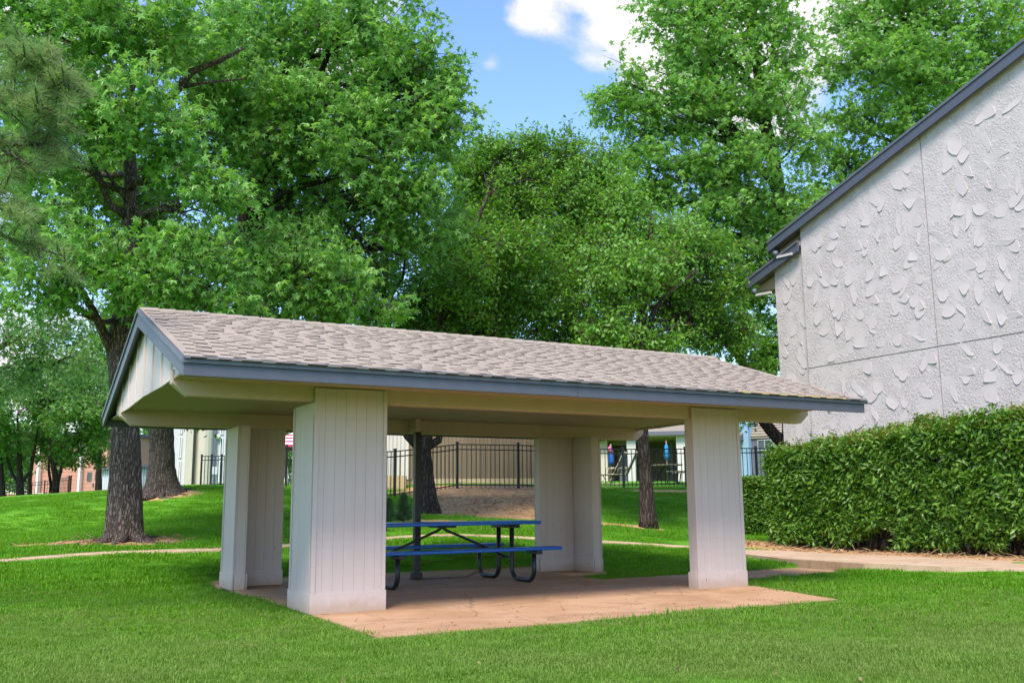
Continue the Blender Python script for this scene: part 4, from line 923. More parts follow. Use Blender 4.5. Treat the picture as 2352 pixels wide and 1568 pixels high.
def elm_two():
    g = _T['tree4']
    trunk = [g]+T3((1483, 1100, 23), (1477, 1010, 23), (1472, 900, 23.2), (1475, 760, 23.6), (1480, 620, 24), (1500, 500, 24.4))
    rads = [.20, .145, .135, .13, .11, .08, .04]
    limbs = [(T3((1474, 800, 23.5), (1500, 720, 23.6), (1520, 690, 23.6), (1600, 620, 23.8)), .1, .03), (T3((1475, 780, 23.5), (1463, 700, 23.6), (1440, 600, 24)), .08, .03)]
    lobes = LB((1400, 470, 25.5, 80, 80, 1.2), (1480, 620, 22.6, 80, 60, .8), (1400, 740, 22.4, 70, 60, .8), (1520, 800, 22.4, 60, 30, .6), (1420, 640, 22.6, 70, 60, .8), (1400, 590, 25, 100, 80, 1.3), (1520, 560, 25, 100, 70, 1.3), (1600, 570, 25.2, 80, 50, 1.), (1650, 650, 25.2, 70, 60, 1.), (1540, 650, 25, 90, 50, 1.), (1400, 690, 24.6, 70, 70, 1.), (1400, 790, 24.6, 90, 60, 1.), (1500, 790, 24.6, 90, 40, 1.), (1600, 740, 25, 90, 60, 1.), (1660, 770, 25.2, 80, 60, .9), (1560, 700, 25, 60, 40, .8), (1450, 540, 27.5, 170, 110, 1.), (1600, 690, 27.5, 110, 80, .8))
    tree('elm_tree', 'fine-leaved elm with a slim dark trunk seen between the two right-hand piers', 'elm trees', trunk, rads, lobes, ELM, 15., 1.1, -.05, 'bark_dark', limbs, 14, gs=.9, sub=7)
elm_two()
def sweetgum_right():
    g = ground_at(1840, 30)
    trunk = [g]+T3((1838, 900, 30), (1830, 740, 30), (1815, 600, 30), (1795, 480, 30), (1770, 340, 30), (1755, 270, 30), (1735, 120, 30), (1730, -60, 30))
    rads = [.42, .3, .28, .25, .23, .2, .17, .12, .05]
    limbs = [(T3((1815, 620, 29.8), (1760, 560, 29.4), (1700, 540, 29.2), (1640, 520, 29)), .10, .03), (T3((1775, 420, 30), (1690, 330, 29.4), (1640, 150, 29.2), (1600, 60, 29)), .12, .03), (T3((1770, 400, 29.6), (1660, 325, 29.2), (1560, 290, 29), (1480, 200, 29)), .10, .03)]
    lobes = LB((1540, 30, 29, 80, 80, 1.4), (1640, 0, 29, 100, 90, 1.4), (1760, 20, 29.4, 90, 90, 1.4), (1800, 110, 29.4, 70, 80, 1.2), (1640, 110, 28.6, 110, 80, 1.4), (1550, 150, 28.8, 70, 60, 1.), (1440, 190, 28.8, 40, 60, .8), (1400, 245, 28.8, 52, 40, .8), (1460, 280, 28.6, 80, 60, 1.), (1580, 260, 28.4, 100, 70, 1.3), (1710, 230, 28.4, 100, 70, 1.3), (1810, 230, 29, 60, 60, 1.), (1480, 380, 28.6, 80, 70, 1.2), (1600, 390, 28.2, 100, 70, 1.3), (1720, 370, 28.2, 90, 70, 1.2), (1830, 330, 28.8, 80, 60, 1.),
               (1480, 460, 29.4, 80, 60, 1.), (1640, 490, 28.4, 110, 70, 1.3), (1790, 470, 28.4, 110, 80, 1.3), (1700, 590, 28.6, 100, 60, 1.), (1800, 560, 28.6, 70, 60, 1.), (1740, 680, 28.8, 60, 60, .9), (1690, 640, 29, 60, 60, .9), (1770, 820, 28.6, 40, 60, .7), (1680, 770, 29.4, 60, 60, .9), (1720, 900, 29, 60, 40, .8), (1750, 770, 28.8, 55, 70, .9), (1740, 840, 28.8, 50, 50, .8), (1640, 250, 31.5, 170, 230, 1.), (1700, 500, 31.5, 170, 150, 1.))
    tree('sweetgum_tree', 'tall sunlit sweetgum between the sky gap and the roof of the stucco building', 'sweetgum trees', trunk, rads, lobes, GUMF, 13, 1.12, .03, 'bark_dark', limbs, 14)
sweetgum_right()
def sweetgum_far_right():
    g = ground_at(2080, 33)
    trunk = [g]+T3((2080, 700, 33), (2060, 450, 33), (2080, 250, 33), (2110, 60, 33), (2130, -120, 33)); rads = [.42, .3, .25, .2, .13, .05]
    lobes = LB((1960, 40, 32, 60, 70, 1.2), (2060, 20, 32, 100, 90, 1.5), (2180, 30, 32, 100, 90, 1.5), (2280, 60, 32.5, 80, 70, 1.3), (1950, 150, 31.6, 60, 70, 1.2), (2060, 150, 31.2, 110, 80, 1.4), (2190, 170, 31.4, 110, 80, 1.4), (1960, 270, 31.6, 80, 60, 1.2), (2080, 280, 31.4, 100, 70, 1.3), (1920, 370, 31.6, 80, 60, 1.), (2010, 380, 31.4, 90, 70, 1.2), (1900, 470, 31.8, 60, 60, 1.), (1950, 480, 31.8, 80, 60, 1.), (1870, 560, 32, 60, 60, 1.), (2100, 180, 34.5, 180, 170, 1.), (2260, 200, 33, 90, 70, 1.), (2330, 150, 33, 60, 60, 1.))
    tree('sweetgum_tree', 'sunlit sweetgum standing behind the sloping rake of the stucco building', 'sweetgum trees', trunk, rads, lobes, GUMF, 13, 1.15, .03, 'bark_dark', (), 12)
    g = ground_at(2390, 42); trunk = [g]+T3((2390, 600, 42), (2390, 300, 42), (2380, 60, 42)); 
    tree('yellow_green_tree', 'yellow-green treetop above the right end of the stucco roof', None, trunk, [.4, .3, .2, .06], LB((2330, 60, 42, 60, 60, 1.5), (2380, 140, 42, 90, 70, 1.5), (2320, 170, 42.5, 50, 40, 1.), (2420, 40, 42, 80, 80, 1.5)), YEL, 6., 1.1, .05, 'bark', (), 8)
sweetgum_far_right()
def small_tree_at_corner():
    g = ground_at(1825, 26.5)
    trunk = [g]+T3((1822, 1040, 26.5), (1795, 1015, 26.5), (1768, 985, 26.5), (1742, 945, 26.5), (1712, 845, 26.6), (1660, 772, 26.6), (1615, 700, 26.6)); rads = [.24, .19, .17, .16, .15, .12, .09, .03]
    limbs = [(T3((1798, 1018, 26.5), (1800, 985, 26.5), (1796, 950, 26.6)), .06, .02)]
    tree('corner_tree', 'small leaning tree growing at the far corner of the stucco building', None, trunk, rads, LB((1740, 940, 26.3, 45, 45, .6), (1775, 985, 26.2, 14, 14, .3), (1700, 770, 27.4, 70, 50, .8), (1610, 700, 26.6, 70, 50, .8), (1760, 880, 27.6, 40, 60, .6)), GUMF, 10, .8, .1, 'bark_dark', limbs, 9, auto=False)
small_tree_at_corner()
def buttress_tree():
    g = _T['tree2']
    trunk = [g]+T3((371, 1080, 27), (372, 1020, 27), (368, 960, 27), (372, 860, 27.2), (385, 700, 27.6)); rads = [.46, .35, .31, .33, .28, .15]
    lobes = LB((390, 700, 26, 160, 90, 1.5), (300, 800, 26.5, 90, 60, 1.), (470, 780, 26.5, 120, 60, 1.), (560, 850, 26.5, 80, 50, 1.), (450, 960, 27.5, 30, 28, .5))
    return tree('fluted_tree', 'thick dark tree with a fluted spreading base behind the furrowed sweetgum', None, trunk, rads, lobes, OAK, 6, .9, 0., 'bark', (), 26, .09, .5, rings=40)
roots(buttress_tree(), _T['tree2'], 8, .45, 1.1, 'bark', .8)
# trees on the far left lawn
def far_tree(label, D, base, stems, lobes, names=OAK, dens=3.2, sc=1.1, group='trees at the far edge of the left lawn', bm='bark_dark', gap=0.):
    g = ground_at(base[0], D, base[1])
    st = [T3(*s) for s in stems]
    tr = [g]+st[0][0:]
    r = base[2]
    tree('lawn_tree', label, group, tr, [r*1.35]+[r*(1-.75*i/max(1, len(tr)-2)) for i in range(len(tr)-1)], LB(*lobes), names, dens, sc, gap, bm, [(s, r*.62, r*.2) for s in st[1:]], 10, .08, .3, sub=5, gs=.5)
far_tree('dark tree with a spreading low fork, leftmost whole trunk on the far lawn', 50, (45, 1160, .17), [[(46, 1110, 50), (44, 1040, 50), (40, 960, 50)], [(46, 1110, 50), (28, 1090, 50), (16, 1050, 50), (20, 960, 49)], [(48, 1108, 50), (72, 1080, 50), (80, 1030, 50), (90, 960, 50)]],
         [(40, 950, 48, 100, 60, 3), (-40, 930, 48, 80, 80, 3), (120, 940, 49, 80, 60, 3), (60, 880, 50, 110, 60, 3), (20, 1010, 49, 50, 35, 2)])
far_tree('tree with three leaning brown stems near the end of the left railing', 52, (125, 1150, .17), [[(128, 1100, 52), (118, 1040, 52), (115, 960, 52)], [(125, 1140, 52), (140, 1080, 52), (150, 1030, 52), (150, 960, 52)], [(122, 1145, 52), (112, 1080, 52), (112, 1030, 52)]],
         [(160, 950, 50, 90, 60, 3), (200, 900, 51, 90, 70, 3), (110, 880, 52, 80, 60, 3), (220, 980, 50, 60, 50, 2.5), (170, 1030, 51, 50, 35, 2), (205, 1040, 55, 50, 34, 1.5), (100, 1035, 55, 55, 34, 1.5), (150, 1055, 56, 40, 22, 1.2), (215, 1000, 55, 45, 40, 1.5)])
far_tree('thin pale-stemmed tree left of the three-stemmed tree', 54, (68, 1158, .11), [[(68, 1110, 54), (72, 1060, 54), (80, 1010, 54)]], [(90, 1020, 53, 50, 35, 2), (60, 990, 54, 60, 40, 2)])
far_tree('straight dark trunk in front of the salmon brick building, right of the white column', 58, (226, 1135, .17), [[(227, 1090, 58), (228, 1000, 58), (225, 930, 58)]], [(220, 920, 57, 70, 70, 3), (250, 850, 57, 70, 70, 3), (200, 830, 58, 70, 60, 3)])
far_tree('dark narrow trunk cut by the left edge of the picture', 50, (3, 1165, .16), [[(3, 1110, 50), (0, 1050, 50), (-10, 960, 50)]], [(-40, 1000, 50, 60, 60, 2.5), (10, 1050, 51, 40, 25, 2)])
far_tree('pale silvery tree spreading above the left railing behind the sweetgum', 40, (-120, 1160, .3), [[(-110, 1000, 40), (-60, 860, 40), (20, 780, 40)]], [(30, 770, 38, 80, 50, 2), (130, 770, 38, 90, 60, 2), (190, 830, 38, 80, 60, 2), (90, 850, 39, 90, 50, 2), (210, 730, 38.5, 60, 50, 2), (10, 880, 40, 60, 50, 2)], SIL, 4.5, 1., gap=.1)
# pine reaching in from the left
def pine():
    g = ground_at(-430, 9.5); root_t = [g]+T3((-430, 900, 9.5), (-420, 500, 9.5), (-400, 100, 9.5), (-390, -300, 9.5))
    root = empty('pine_tree', g, 'soft grey-green pine branches hanging in from the left edge of the picture', 'tree')
    MB().tube([Vector(p) for p in root_t], [.2, .17, .14, .1, .05], 12, fn=trunk_fn(3, .06)).build('trunk', M['bark'], root, False)
    P = []; E = []
    brs = [[(-400, 60, 9.5), (-150, 60, 9.3), (60, 130, 9.1), (150, 150, 9.)], [(-400, 200, 9.5), (-150, 180, 9.2), (40, 220, 9.), (110, 250, 8.9)], [(-400, 330, 9.5), (-200, 290, 9.2), (-20, 330, 9.), (70, 380, 8.9)], [(-400, 430, 9.5), (-200, 400, 9.2), (-30, 440, 9.), (40, 490, 8.9)], [(-400, 520, 9.5), (-150, 490, 9.2), (60, 560, 9.1), (150, 590, 9.)], [(60, 130, 9.1), (120, 180, 9.1), (180, 210, 9.1)], [(-20, 330, 9.), (90, 330, 9.2), (130, 300, 9.3)]]
    for q in brs:
        pts = [Vector(p) for p in T3(*q)]; b = MB(); b.tube(pts, [.035, .025, .014, .006][:len(pts)], 6)
        for i in range(24):
            t = RNG.uniform(.40, 1.0) if len(q) == 4 else RNG.uniform(.1, 1); a = along(pts, t); dr = Vector((rr.gauss(0, 1), rr.gauss(0, 1), rr.gauss(-.1, .8))).normalized(); l = rr.uniform(.08, .40)
            e = a+dr*l; b.tube([a, a.lerp(e, .5)+Vector((0, 0, .02)), e], [.006, .004, .003], 4, cap=False)
            for s in ((1., .0), (.68, .05)):
                P.append(a.lerp(e, s[0])+Vector((rr.gauss(0, s[1]), rr.gauss(0, s[1]), 0))); rot = (dr+Vector((0, 0, .5))).to_track_quat('Z', 'Y').to_euler(); E.append(tuple(rot))
        b.build('branch', M['bark'], root, False)
    scatter('needle_crown', np.array([tuple(p) for p in P]), np.array(E), RNG.uniform(.8, 1.15, len(P)), RNG.integers(0, 3, len(P)), ['needle_tuft_%d' % k for k in range(3)], root)
pine()
# far wood behind everything
def far_wood():
    lob = []
    for i in range(46):
        x = -500+i*75; D = 92+rr.uniform(-8, 14); h = rr.uniform(5, 9)+(2.5 if 500 < x < 1900 else 0); p = at(x, 1150, D); lob.append(((p[0], p[1], gz(p[0], p[1])+h*.55), (4.2, 4.2, h*.62)))
    L = lobes_points(lob, 1.5, 0., 4., 2.6, .3)
    o = scatter('far_wood', L, rand_rot(len(L)), RNG.uniform(1.6, 2.6, len(L)), RNG.integers(0, 3, len(L)), OAK)
    tag(o, 'distant belt of trees closing the view behind the buildings', None, None, 'stuff')
far_wood()

# ================================================================== HEDGES AND SHRUBS
def hedge():
    root = empty('tall_hedge', (13.1, 1, .12), 'tall clipped green hedge in front of the stucco wall', 'hedge')
    ya, yb = -4.5, 6.3; x0, x1 = 12.35, 13.85
    def topz(y): return np.interp(y, [-4.5, on_x(2352, 948, x0)[1], on_x(2100, 978, x0)[1], on_x(1900, 1012, x0)[1], on_x(1760, 1035, x0)[1], 7.4], [on_x(2352, 940, x0)[2]+.1]+[on_x(px, py, x0)[2] for px, py in ((2352, 948), (2100, 976), (1900, 1016), (1760, 1034))]+[on_x(1750, 1045, x0)[2]])
    n = 9500; U = RNG.uniform(0, 1, (n, 3)); P = []; I = []; E = []
    for u in U:
        y = ya+(yb-ya)*u[0]; t = float(topz(y)); zb = .34+.42*noise.noise(Vector((y*1.3, 5, 0)))+.15*noise.noise(Vector((y*4, 5, 0))); zb = max(zb, .14)
        f = rr.random()
        if f < .52: x = x0+abs(rr.gauss(0, .09))+.10*noise.noise(Vector((y*1.2, u[1]*2.4, 1)))+.12*max(0, .5-u[1])*noise.noise(Vector((y*.9, 2, 7))); z = zb+(t-zb)*u[1]
        elif f < .72: x = x0+(x1-x0)*u[2]; z = t-abs(rr.gauss(0, .10))+.17*noise.noise(Vector((y*1.6, x*1.6, 2)))
        elif f < .80: x = x0+(x1-x0)*u[2]; y = yb-abs(rr.gauss(0, .1)); z = zb+(float(topz(yb))-zb)*u[1]
        else: x = x0+.2+(x1-x0-.2)*u[2]*.5; z = zb+.1+(t-zb-.15)*u[1]
        e = max(0, (y-yb+.7)/.7); x += .45*e*e*max(0, .5-rr.random()*.2) if x < x0+.5 else 0; z -= .22*e*e if z > t-.4 else 0
        z -= .10*max(0, 1-abs(x-x0)/.12)*max(0, (z-t+.25)/.25)
        if noise.noise(Vector((y*2.3, z*2.3, 3.3))) < -.52 and x < x0+.4: continue
        yg = gp(2000, 1250, 18)
        if abs(y-3.1) < .17 and z < .62: continue
        P.append((x, y, z)); new = z > t-.18 and rr.random() < .55 or rr.random() < .012
        I.append(rr.randrange(4, 6) if new else rr.randrange(4))
        out = Vector((-1 if f < .52 else 0, 0, .9 if f < .72 else .2)); E.append((rr.gauss(0, .5), rr.gauss(-.5 if f < .52 else 0, .5), rr.uniform(0, 6.28)))
    # odd shoots above the clipped top
    for _ in range(90):
        y = rr.uniform(ya, yb); P.append((rr.uniform(x0, x0+.8), y, float(topz(y))+rr.uniform(.02, .16))); I.append(rr.choice((4, 5, 0))); E.append((rr.gauss(0, .3), rr.gauss(0, .3), rr.uniform(0, 6.28)))
    scatter('foliage', np.array(P), np.array(E), RNG.uniform(.8, 1.25, len(P)), I, ['hedge_spray_%d' % k for k in range(4)]+['young_spray_0', 'young_spray_1'], root)
    for k in range(26):
        y = ya+(yb-ya)*(k+rr.random()*.8)/26; b = MB()
        for _ in range(5):
            e = Vector((rr.uniform(x0+.15, x1-.2), y+rr.gauss(0, .35), rr.uniform(.9, 2.0))); b.tube(curve_pts((13.05+rr.gauss(0, .1), y, .08), e, (rr.gauss(0, .08), 0, 0), 6, .04), [.028, .024, .02, .016, .012, .006], 5)
        b.build('stem', M['twig'], root, False)
hedge()
def low_hedge():
    b0 = ground_at(1712, 24.4); root = empty('low_hedge', b0, 'low dark clipped hedge beyond the left end of the tall hedge', 'hedge')
    P = []; cx = ground_at(1745, 24.4); h = 1.28
    d = np.array([_cy, -_sy]); q = np.array([_sy, _cy])
    for _ in range(2600):
        u = rr.uniform(-.9, 1.2); v = rr.uniform(-.6, .6); z = rr.uniform(0.02, h); k = rr.random()
        if k < .6: v = -.6+abs(rr.gauss(0, .07))
        elif k < .85: z = h-abs(rr.gauss(0, .06))
        else: u = -.9+abs(rr.gauss(0, .07))
        p = cx[:2]+d*u+q*v; P.append((p[0], p[1], cx[2]+z+.05*noise.noise(Vector((u*3, v*3, z*3)))))
    scatter('foliage', np.array(P), rand_rot(len(P), .6), RNG.uniform(.55, .9, len(P)), RNG.integers(0, 4, len(P)), ['hedge_spray_%d' % k for k in range(4)], root)
    b = MB()
    for _ in range(8): b.tube([(cx[0]+rr.gauss(0, .3), cx[1]+rr.gauss(0, .3), cx[2]), (cx[0]+rr.gauss(0, .4), cx[1]+rr.gauss(0, .4), cx[2]+.9)], [.02, .01], 5)
    b.build('stem', M['twig'], root, False)
low_hedge()
def conifer_shrub(px, D, hpx, label):
    g = ground_at(px, D); h = hpx*D/FOC; root = empty('conifer_shrub', g, label, 'shrub', 'young conifers on the back slope')
    MB().tube([g, g+np.array([0, 0, h*.9])], [.025, .006], 6).build('stem', M['twig'], root, False); P = []; E = []
    for _ in range(170):
        t = rr.random()**.8; r = h*.36*(1-t)**.7*(.35+.75*rr.random()); a = rr.uniform(0, 6.283); P.append((g[0]+r*math.cos(a), g[1]+r*math.sin(a), g[2]+.05+h*t*.95)); E.append(tuple(Vector((math.cos(a), math.sin(a), .8)).to_track_quat('Z', 'Y').to_euler()))
    scatter('needle_foliage', np.array(P), np.array(E), RNG.uniform(.5, .8, len(P)), RNG.integers(0, 3, len(P)), ['needle_dark_%d' % k for k in range(3)], root)
_nm = M['needle']; M['needle'] = leaf_mat('dark_needle', (.05, .13, .045), (.13, .24, .10), .3, .5, .2)
for k in range(3): needle_tuft('needle_dark_%d' % k)
conifer_shrub(927, 21, 62, 'young dark conifer just left of the steel post')
conifer_shrub(893, 20.6, 52, 'young dark conifer half hidden behind the front-left pier')

# ================================================================== FENCES
def fence(label, pts, h, step, post_every=1, group='black metal fences', tops=None, pw=.022, rail_mid=True):
    """black picket fence through ground points; pts are ends of bays"""
    p0 = pts[0]; root = empty('metal_fence', p0, label, 'fence', group); pm = None; km = None; pinv = parent_world(root).inverted()
    for i, p in enumerate(pts):
        if pm is None:
            mb = MB().box(-.035, .035, -.035, .035, -.1, h+.06).box(-.045, .045, -.045, .045, h+.06, h+.085); pm = mb.build('post', M['black_steel'], root); o = pm
        else: o = inst(pm, root, (0, 0, 0), name='post')
        o.matrix_parent_inverse = pinv; o.location = p
    for a, b in zip(pts[:-1], pts[1:]):
        a, b = np.array(a), np.array(b); d = b-a; l = math.hypot(d[0], d[1]); n = max(2, int(l/step)); rz = math.atan2(d[1], d[0])
        for z in (.10, h-.16, h) if rail_mid else (.10, h): MB().bar(a+np.array([0, 0, z]), b+np.array([0, 0, z]), .028, .035).build('rail', M['black_steel'], root, False)
        for k in range(1, n):
            p = a+d*k/n
            if km is None: km = MB().box(-pw/2, pw/2, -pw/2, pw/2, .03, h+.01).build('picket', M['black_steel'], root); o = km
            else: o = inst(km, root, (0, 0, 0), name='picket')
            o.matrix_parent_inverse = pinv; o.location = p; o.rotation_euler = (0, 0, rz)
GA = lambda *q: [ground_at(px, D) for px, D in q]
fence('black metal fence on the bare slope in front of the plank wall', GA((860, 28), (906, 28.6), (975, 29.2), (1050, 30), (1191, 30.6), (1300, 31.2)), 1.38, .15)
fence('black metal fence around the pool patio seen between the right-hand piers', GA((1340, 34), (1434, 34), (1578, 34.4), (1700, 34.6)), 1.36, .15)
fence('black metal fence in front of the pale blue building', GA((1700, 34.8), (1742, 34.8), (1800, 35)), 1.36, .15)
fence('short black metal fence beside the cream apartment building', GA((459, 40), (482, 40.6), (505, 41.2), (530, 42)), 1.30, .2)
fence('black metal fence seen through the gap left of the front pier', GA((600, 37), (655, 36), (720, 35)), 1.6, .18)
fence('long black railing along the far left edge of the lawn', GA((-60, 58), (8, 58), (50, 57.4), (100, 57), (112, 56.6), (155, 54), (160, 54)), 1.25, .22)

# ================================================================== BACKGROUND BUILDINGS
def frame_of(pxa, pxb, D, Db=None):
    """local frame of a facade: origin on the ground at pxa, x to the right along the facade, y away from the camera"""
    a = ground_at(pxa, D); b = ground_at(pxb, Db or D); d = (b-a)[:2]; return a, math.atan2(d[1], d[0]), float(np.linalg.norm(d))
def box_at(root, name, m, *b, bevel=0): return MB().box(*b).build(name, m, root, bevel=bevel)
def plank_wall():
    a, rz, l = frame_of(855, 1330, 33.4, 34); root = empty('plank_wall', a, 'tall tan wall of upright planks behind the black fence', 'wall', rz=rz)
    box_at(root, 'backing', M['plank'], 0, l, .03, .09, -.3, 2.75); w = .14; n = int(l/w); pr = {}
    for i in range(n):
        pale = i < 9; k = (pale, rr.randrange(2))
        if k not in pr: pr[k] = box_at(root, 'plank', M['plank_pale' if pale else 'plank'], 0.008, w-.008, 0, .03, .22+.02*k[1], 2.8); o = pr[k]
        else: o = inst(pr[k], root, (0, 0, 0), name='plank')
        o.location = (i*w, rr.uniform(-.008, .006), rr.uniform(-.015, .015))
    box_at(root, 'base_board', M['block'], 1.4, l, -.04, -.001, -.3, .25)
    a = ground_at(862, 31); root = empty('retaining_block', a, 'low tan concrete block wall at the left end of the plank wall', 'wall', rz=rz)
    box_at(root, 'block_wall', M['block'], 0, .98, 0, 1.2, -.3, .45); 
plank_wall()
def window(root, x0, x1, z0, z1, y=0, fr='white', mull=0):
    f = MB(); t = .05; d = .03
    for b in ((x0, x1, z0, z0+t), (x0, x1, z1-t, z1), (x0, x0+t, z0+t, z1-t), (x1-t, x1, z0+t, z1-t)): f.box(b[0], b[1], y-d-.03, y-d, b[2], b[3])
    for k in range(mull): xm = x0+(x1-x0)*(k+1)/(mull+1); f.box(xm-t/2, xm+t/2, y-d-.028, y-d, z0+t, z1-t)
    w = f.build('window', M[fr], root); MB().box(x0+.01, x1-.01, y-.035, y-.002, z0+.01, z1-.01).build('pane', M['glass'], w)
def apartment():
    a, rz, l = frame_of(392, 640, 47, 49); root = empty('apartment_building', a, 'cream stucco apartment building with a rounded stair tower behind the left piers', 'building', rz=rz)
    S = 47/FOC; X = lambda px: (px-392)*S*1.02
    box_at(root, 'wall', M['grey_wall'], -.05, X(436), .25, 8, -.5, 7.5); box_at(root, 'wall', M['grey_wall'], X(484), l, .25, 8, -.5, 7.5)
    box_at(root, 'pilaster', M['pale_wall'], X(419), X(433), -.35, .25, -.5, 7.4); box_at(root, 'gap_shade_box', M['plank'], X(433), X(442), .1, .6, -.5, 7.4)  # solid brown box paints the shade of the slot beside the pilaster
    pts = [(X(459)+.46*math.cos(k/16*6.283), .3+.46*math.sin(k/16*6.283)) for k in range(16)]; MB().prism(pts, -.5, 7.4, 2).build('stair_tower', M['pale_wall'], root)
    box_at(root, 'gap_shade_box', M['slate_wall'], X(478), X(486), .1, .6, -.5, 7.4)  # solid slate box paints the shade of the gap beside the tower
    for z in (.3, 1.5, 2.7, 3.9): window(root, X(404), X(410), z, z+1.05, .25); window(root, X(494), X(501), z, z+1.05, .25); window(root, X(560), X(580), z, z+1.05, .25)
    MB().box(-.2, l+.2, -.5, 8.2, 7.4, 7.6).build('roof', M['trim'], root)
    MB().tube([(X(489), .24, 2.6), (X(489), .05, 2.55)], [.10, .13], 10).build('wall_lamp', M['white'], root)
    a = ground_at(492, 43); r = empty('utility_box', a, 'small pale grey utility box on legs behind the short fence', 'utility box'); box_at(r, 'cabinet', M['grey_wall'], -.15, .15, 0, .25, .45, .8, bevel=.01); box_at(r, 'leg', M['chrome'], -.12, -.08, .1, .14, -.1, .45); box_at(r, 'leg', M['chrome'], .08, .12, .1, .14, -.1, .45)
apartment()
def brick_building():
    a, rz, l = frame_of(70, 240, 78, 76); root = empty('brick_building', a, 'salmon brick building with white columns beyond the left lawn', 'building', rz=rz); S = l/170
    X = lambda px: (px-70)*S
    box_at(root, 'wall', M['brick'], 0, l, 0, 6, -.5, 5.6); box_at(root, 'roof', M['trim'], -.3, l+.3, -.5, 6.4, 5.6, 5.85)
    for px in (92, 188): box_at(root, 'column', M['white'], X(px)-.09, X(px)+.09, -.5, -.3, -.5, 5.6)
    for (p, q, z0, z1) in ((196, 206, .35, 1.0), (213, 221, .35, 1.0), (198, 208, 1.9, 2.6), (216, 222, 1.9, 2.6)): window(root, X(p), X(q), z0, z1, 0, 'slate_wall')
    for k in range(17): box_at(root, 'brick_course', M['brick_low'], 0, l, -.012, -.001, .1+.32*k, .118+.32*k)
    MB().box(X(212), X(214), -.12, -.0, 1.45, 1.7).build('wall_lamp', M['slate_wall'], root)
    a, rz, l = frame_of(-80, 100, 72, 70); r2 = empty('low_brick_wall', a, 'low orange brick wall behind the far left railing', 'wall', rz=rz); box_at(r2, 'wall', M['brick_low'], 0, l, 0, .25, -.3, .95); box_at(r2, 'coping', M['pale_path'], -.03, l+.03, -.04, .29, .95, 1.03); box_at(r2, 'footing', M['white'], 0, l, -.03, -.001, -.3, .22)
    a, rz, l = frame_of(232, 345, 66, 62); r3 = empty('ribbed_building', a, 'pale grey ribbed metal building just left of the furrowed trunk', 'building', rz=rz)
    box_at(r3, 'wall', M['grey_wall'], 0, l, 0, 5, -.4, 2.3); rib = None
    for k in range(int(l/.3)):
        if rib is None: rib = box_at(r3, 'rib', M['grey_wall'], 0, .07, -.05, -.001, -.3, 2.28)
        else: inst(rib, r3, (k*.3, 0, 0), name='rib')
    box_at(r3, 'roof', M['trim'], -.2, l+.2, -.3, 5.2, 2.3, 2.45)
brick_building()
def shingle_roof(root, x0, x1, y0, z0, y1, z1, nm='roof'):
    b = MB(); n = 9
    for i in range(n):
        t0, t1 = i/n, (i+1)/n; ya, yb = y0+(y1-y0)*t0, y0+(y1-y0)*t1; za, zb = z0+(z1-z0)*t0, z0+(z1-z0)*t1
        b.prism([(ya-.02, za+.03), (yb+.02, zb+.012), (yb+.02, zb-.08), (ya-.02, za-.06)], x0, x1, 0)
    return b.build(nm, M['shingle'], root)
def pool_house():
    a, rz, l = frame_of(1380, 1640, 47, 46); S = l/260; X = lambda px: (px-1380)*S; root = empty('pool_house', a, 'beige pool house with a low shingled roof behind the patio fence', 'building', rz=rz)
    zh = lambda py: (1116-py)*46.5/FOC+0.05
    shingle_roof(root, X(1440), l+1, -.8, zh(1009), 1.2, zh(968)); box_at(root, 'fascia_board', M['slate_wall'], X(1440), l+1, -.86, -.80, zh(1017), zh(1008)); box_at(root, 'ceiling', M['plywood'], X(1440), l+1, -.78, 4.5, zh(1019), zh(1017))
    MB().prism([(1.15, zh(972)), (4.6, zh(1017)), (4.6, zh(1022)), (1.15, zh(990))], X(1440), l+1, 0).build('roof', M['shingle'], root)
    for px in (1456, 1570): box_at(root, 'column', M['plank_pale'], X(px)-.22, X(px)+.22, -.55, -.15, -.3, zh(1019))
    box_at(root, 'back_wall', M['plank'], X(1380)-1, l+1, 4.4, 4.6, -.3, zh(1017)); box_at(root, 'side_wall', M['pale_wall'], X(1380)-1, X(1392), 1.5, 4.4, -.3, zh(985)); box_at(root, 'door_frame', M['plank'], X(1392), X(1442), 2.0, 2.15, zh(1030), zh(1018)); box_at(root, 'door_frame', M['plank'], X(1390), X(1396), 1.9, 2.1, -.3, zh(1018)); box_at(root, 'door', M['slate_wall'], X(1418), X(1440), 2.2, 2.3, -.3, zh(1045))
    MB().box(X(1380)-1, X(1442), 1.0, 4.6, zh(1019), zh(1000)).build('roof', M['plywood'], root)
    box_at(root, 'post', M['slate_wall'], X(1540), X(1549), 2.5, 2.7, -.3, zh(1019))
    window(root, X(1580), X(1600), zh(1045), zh(1022), 4.4)
pool_house()
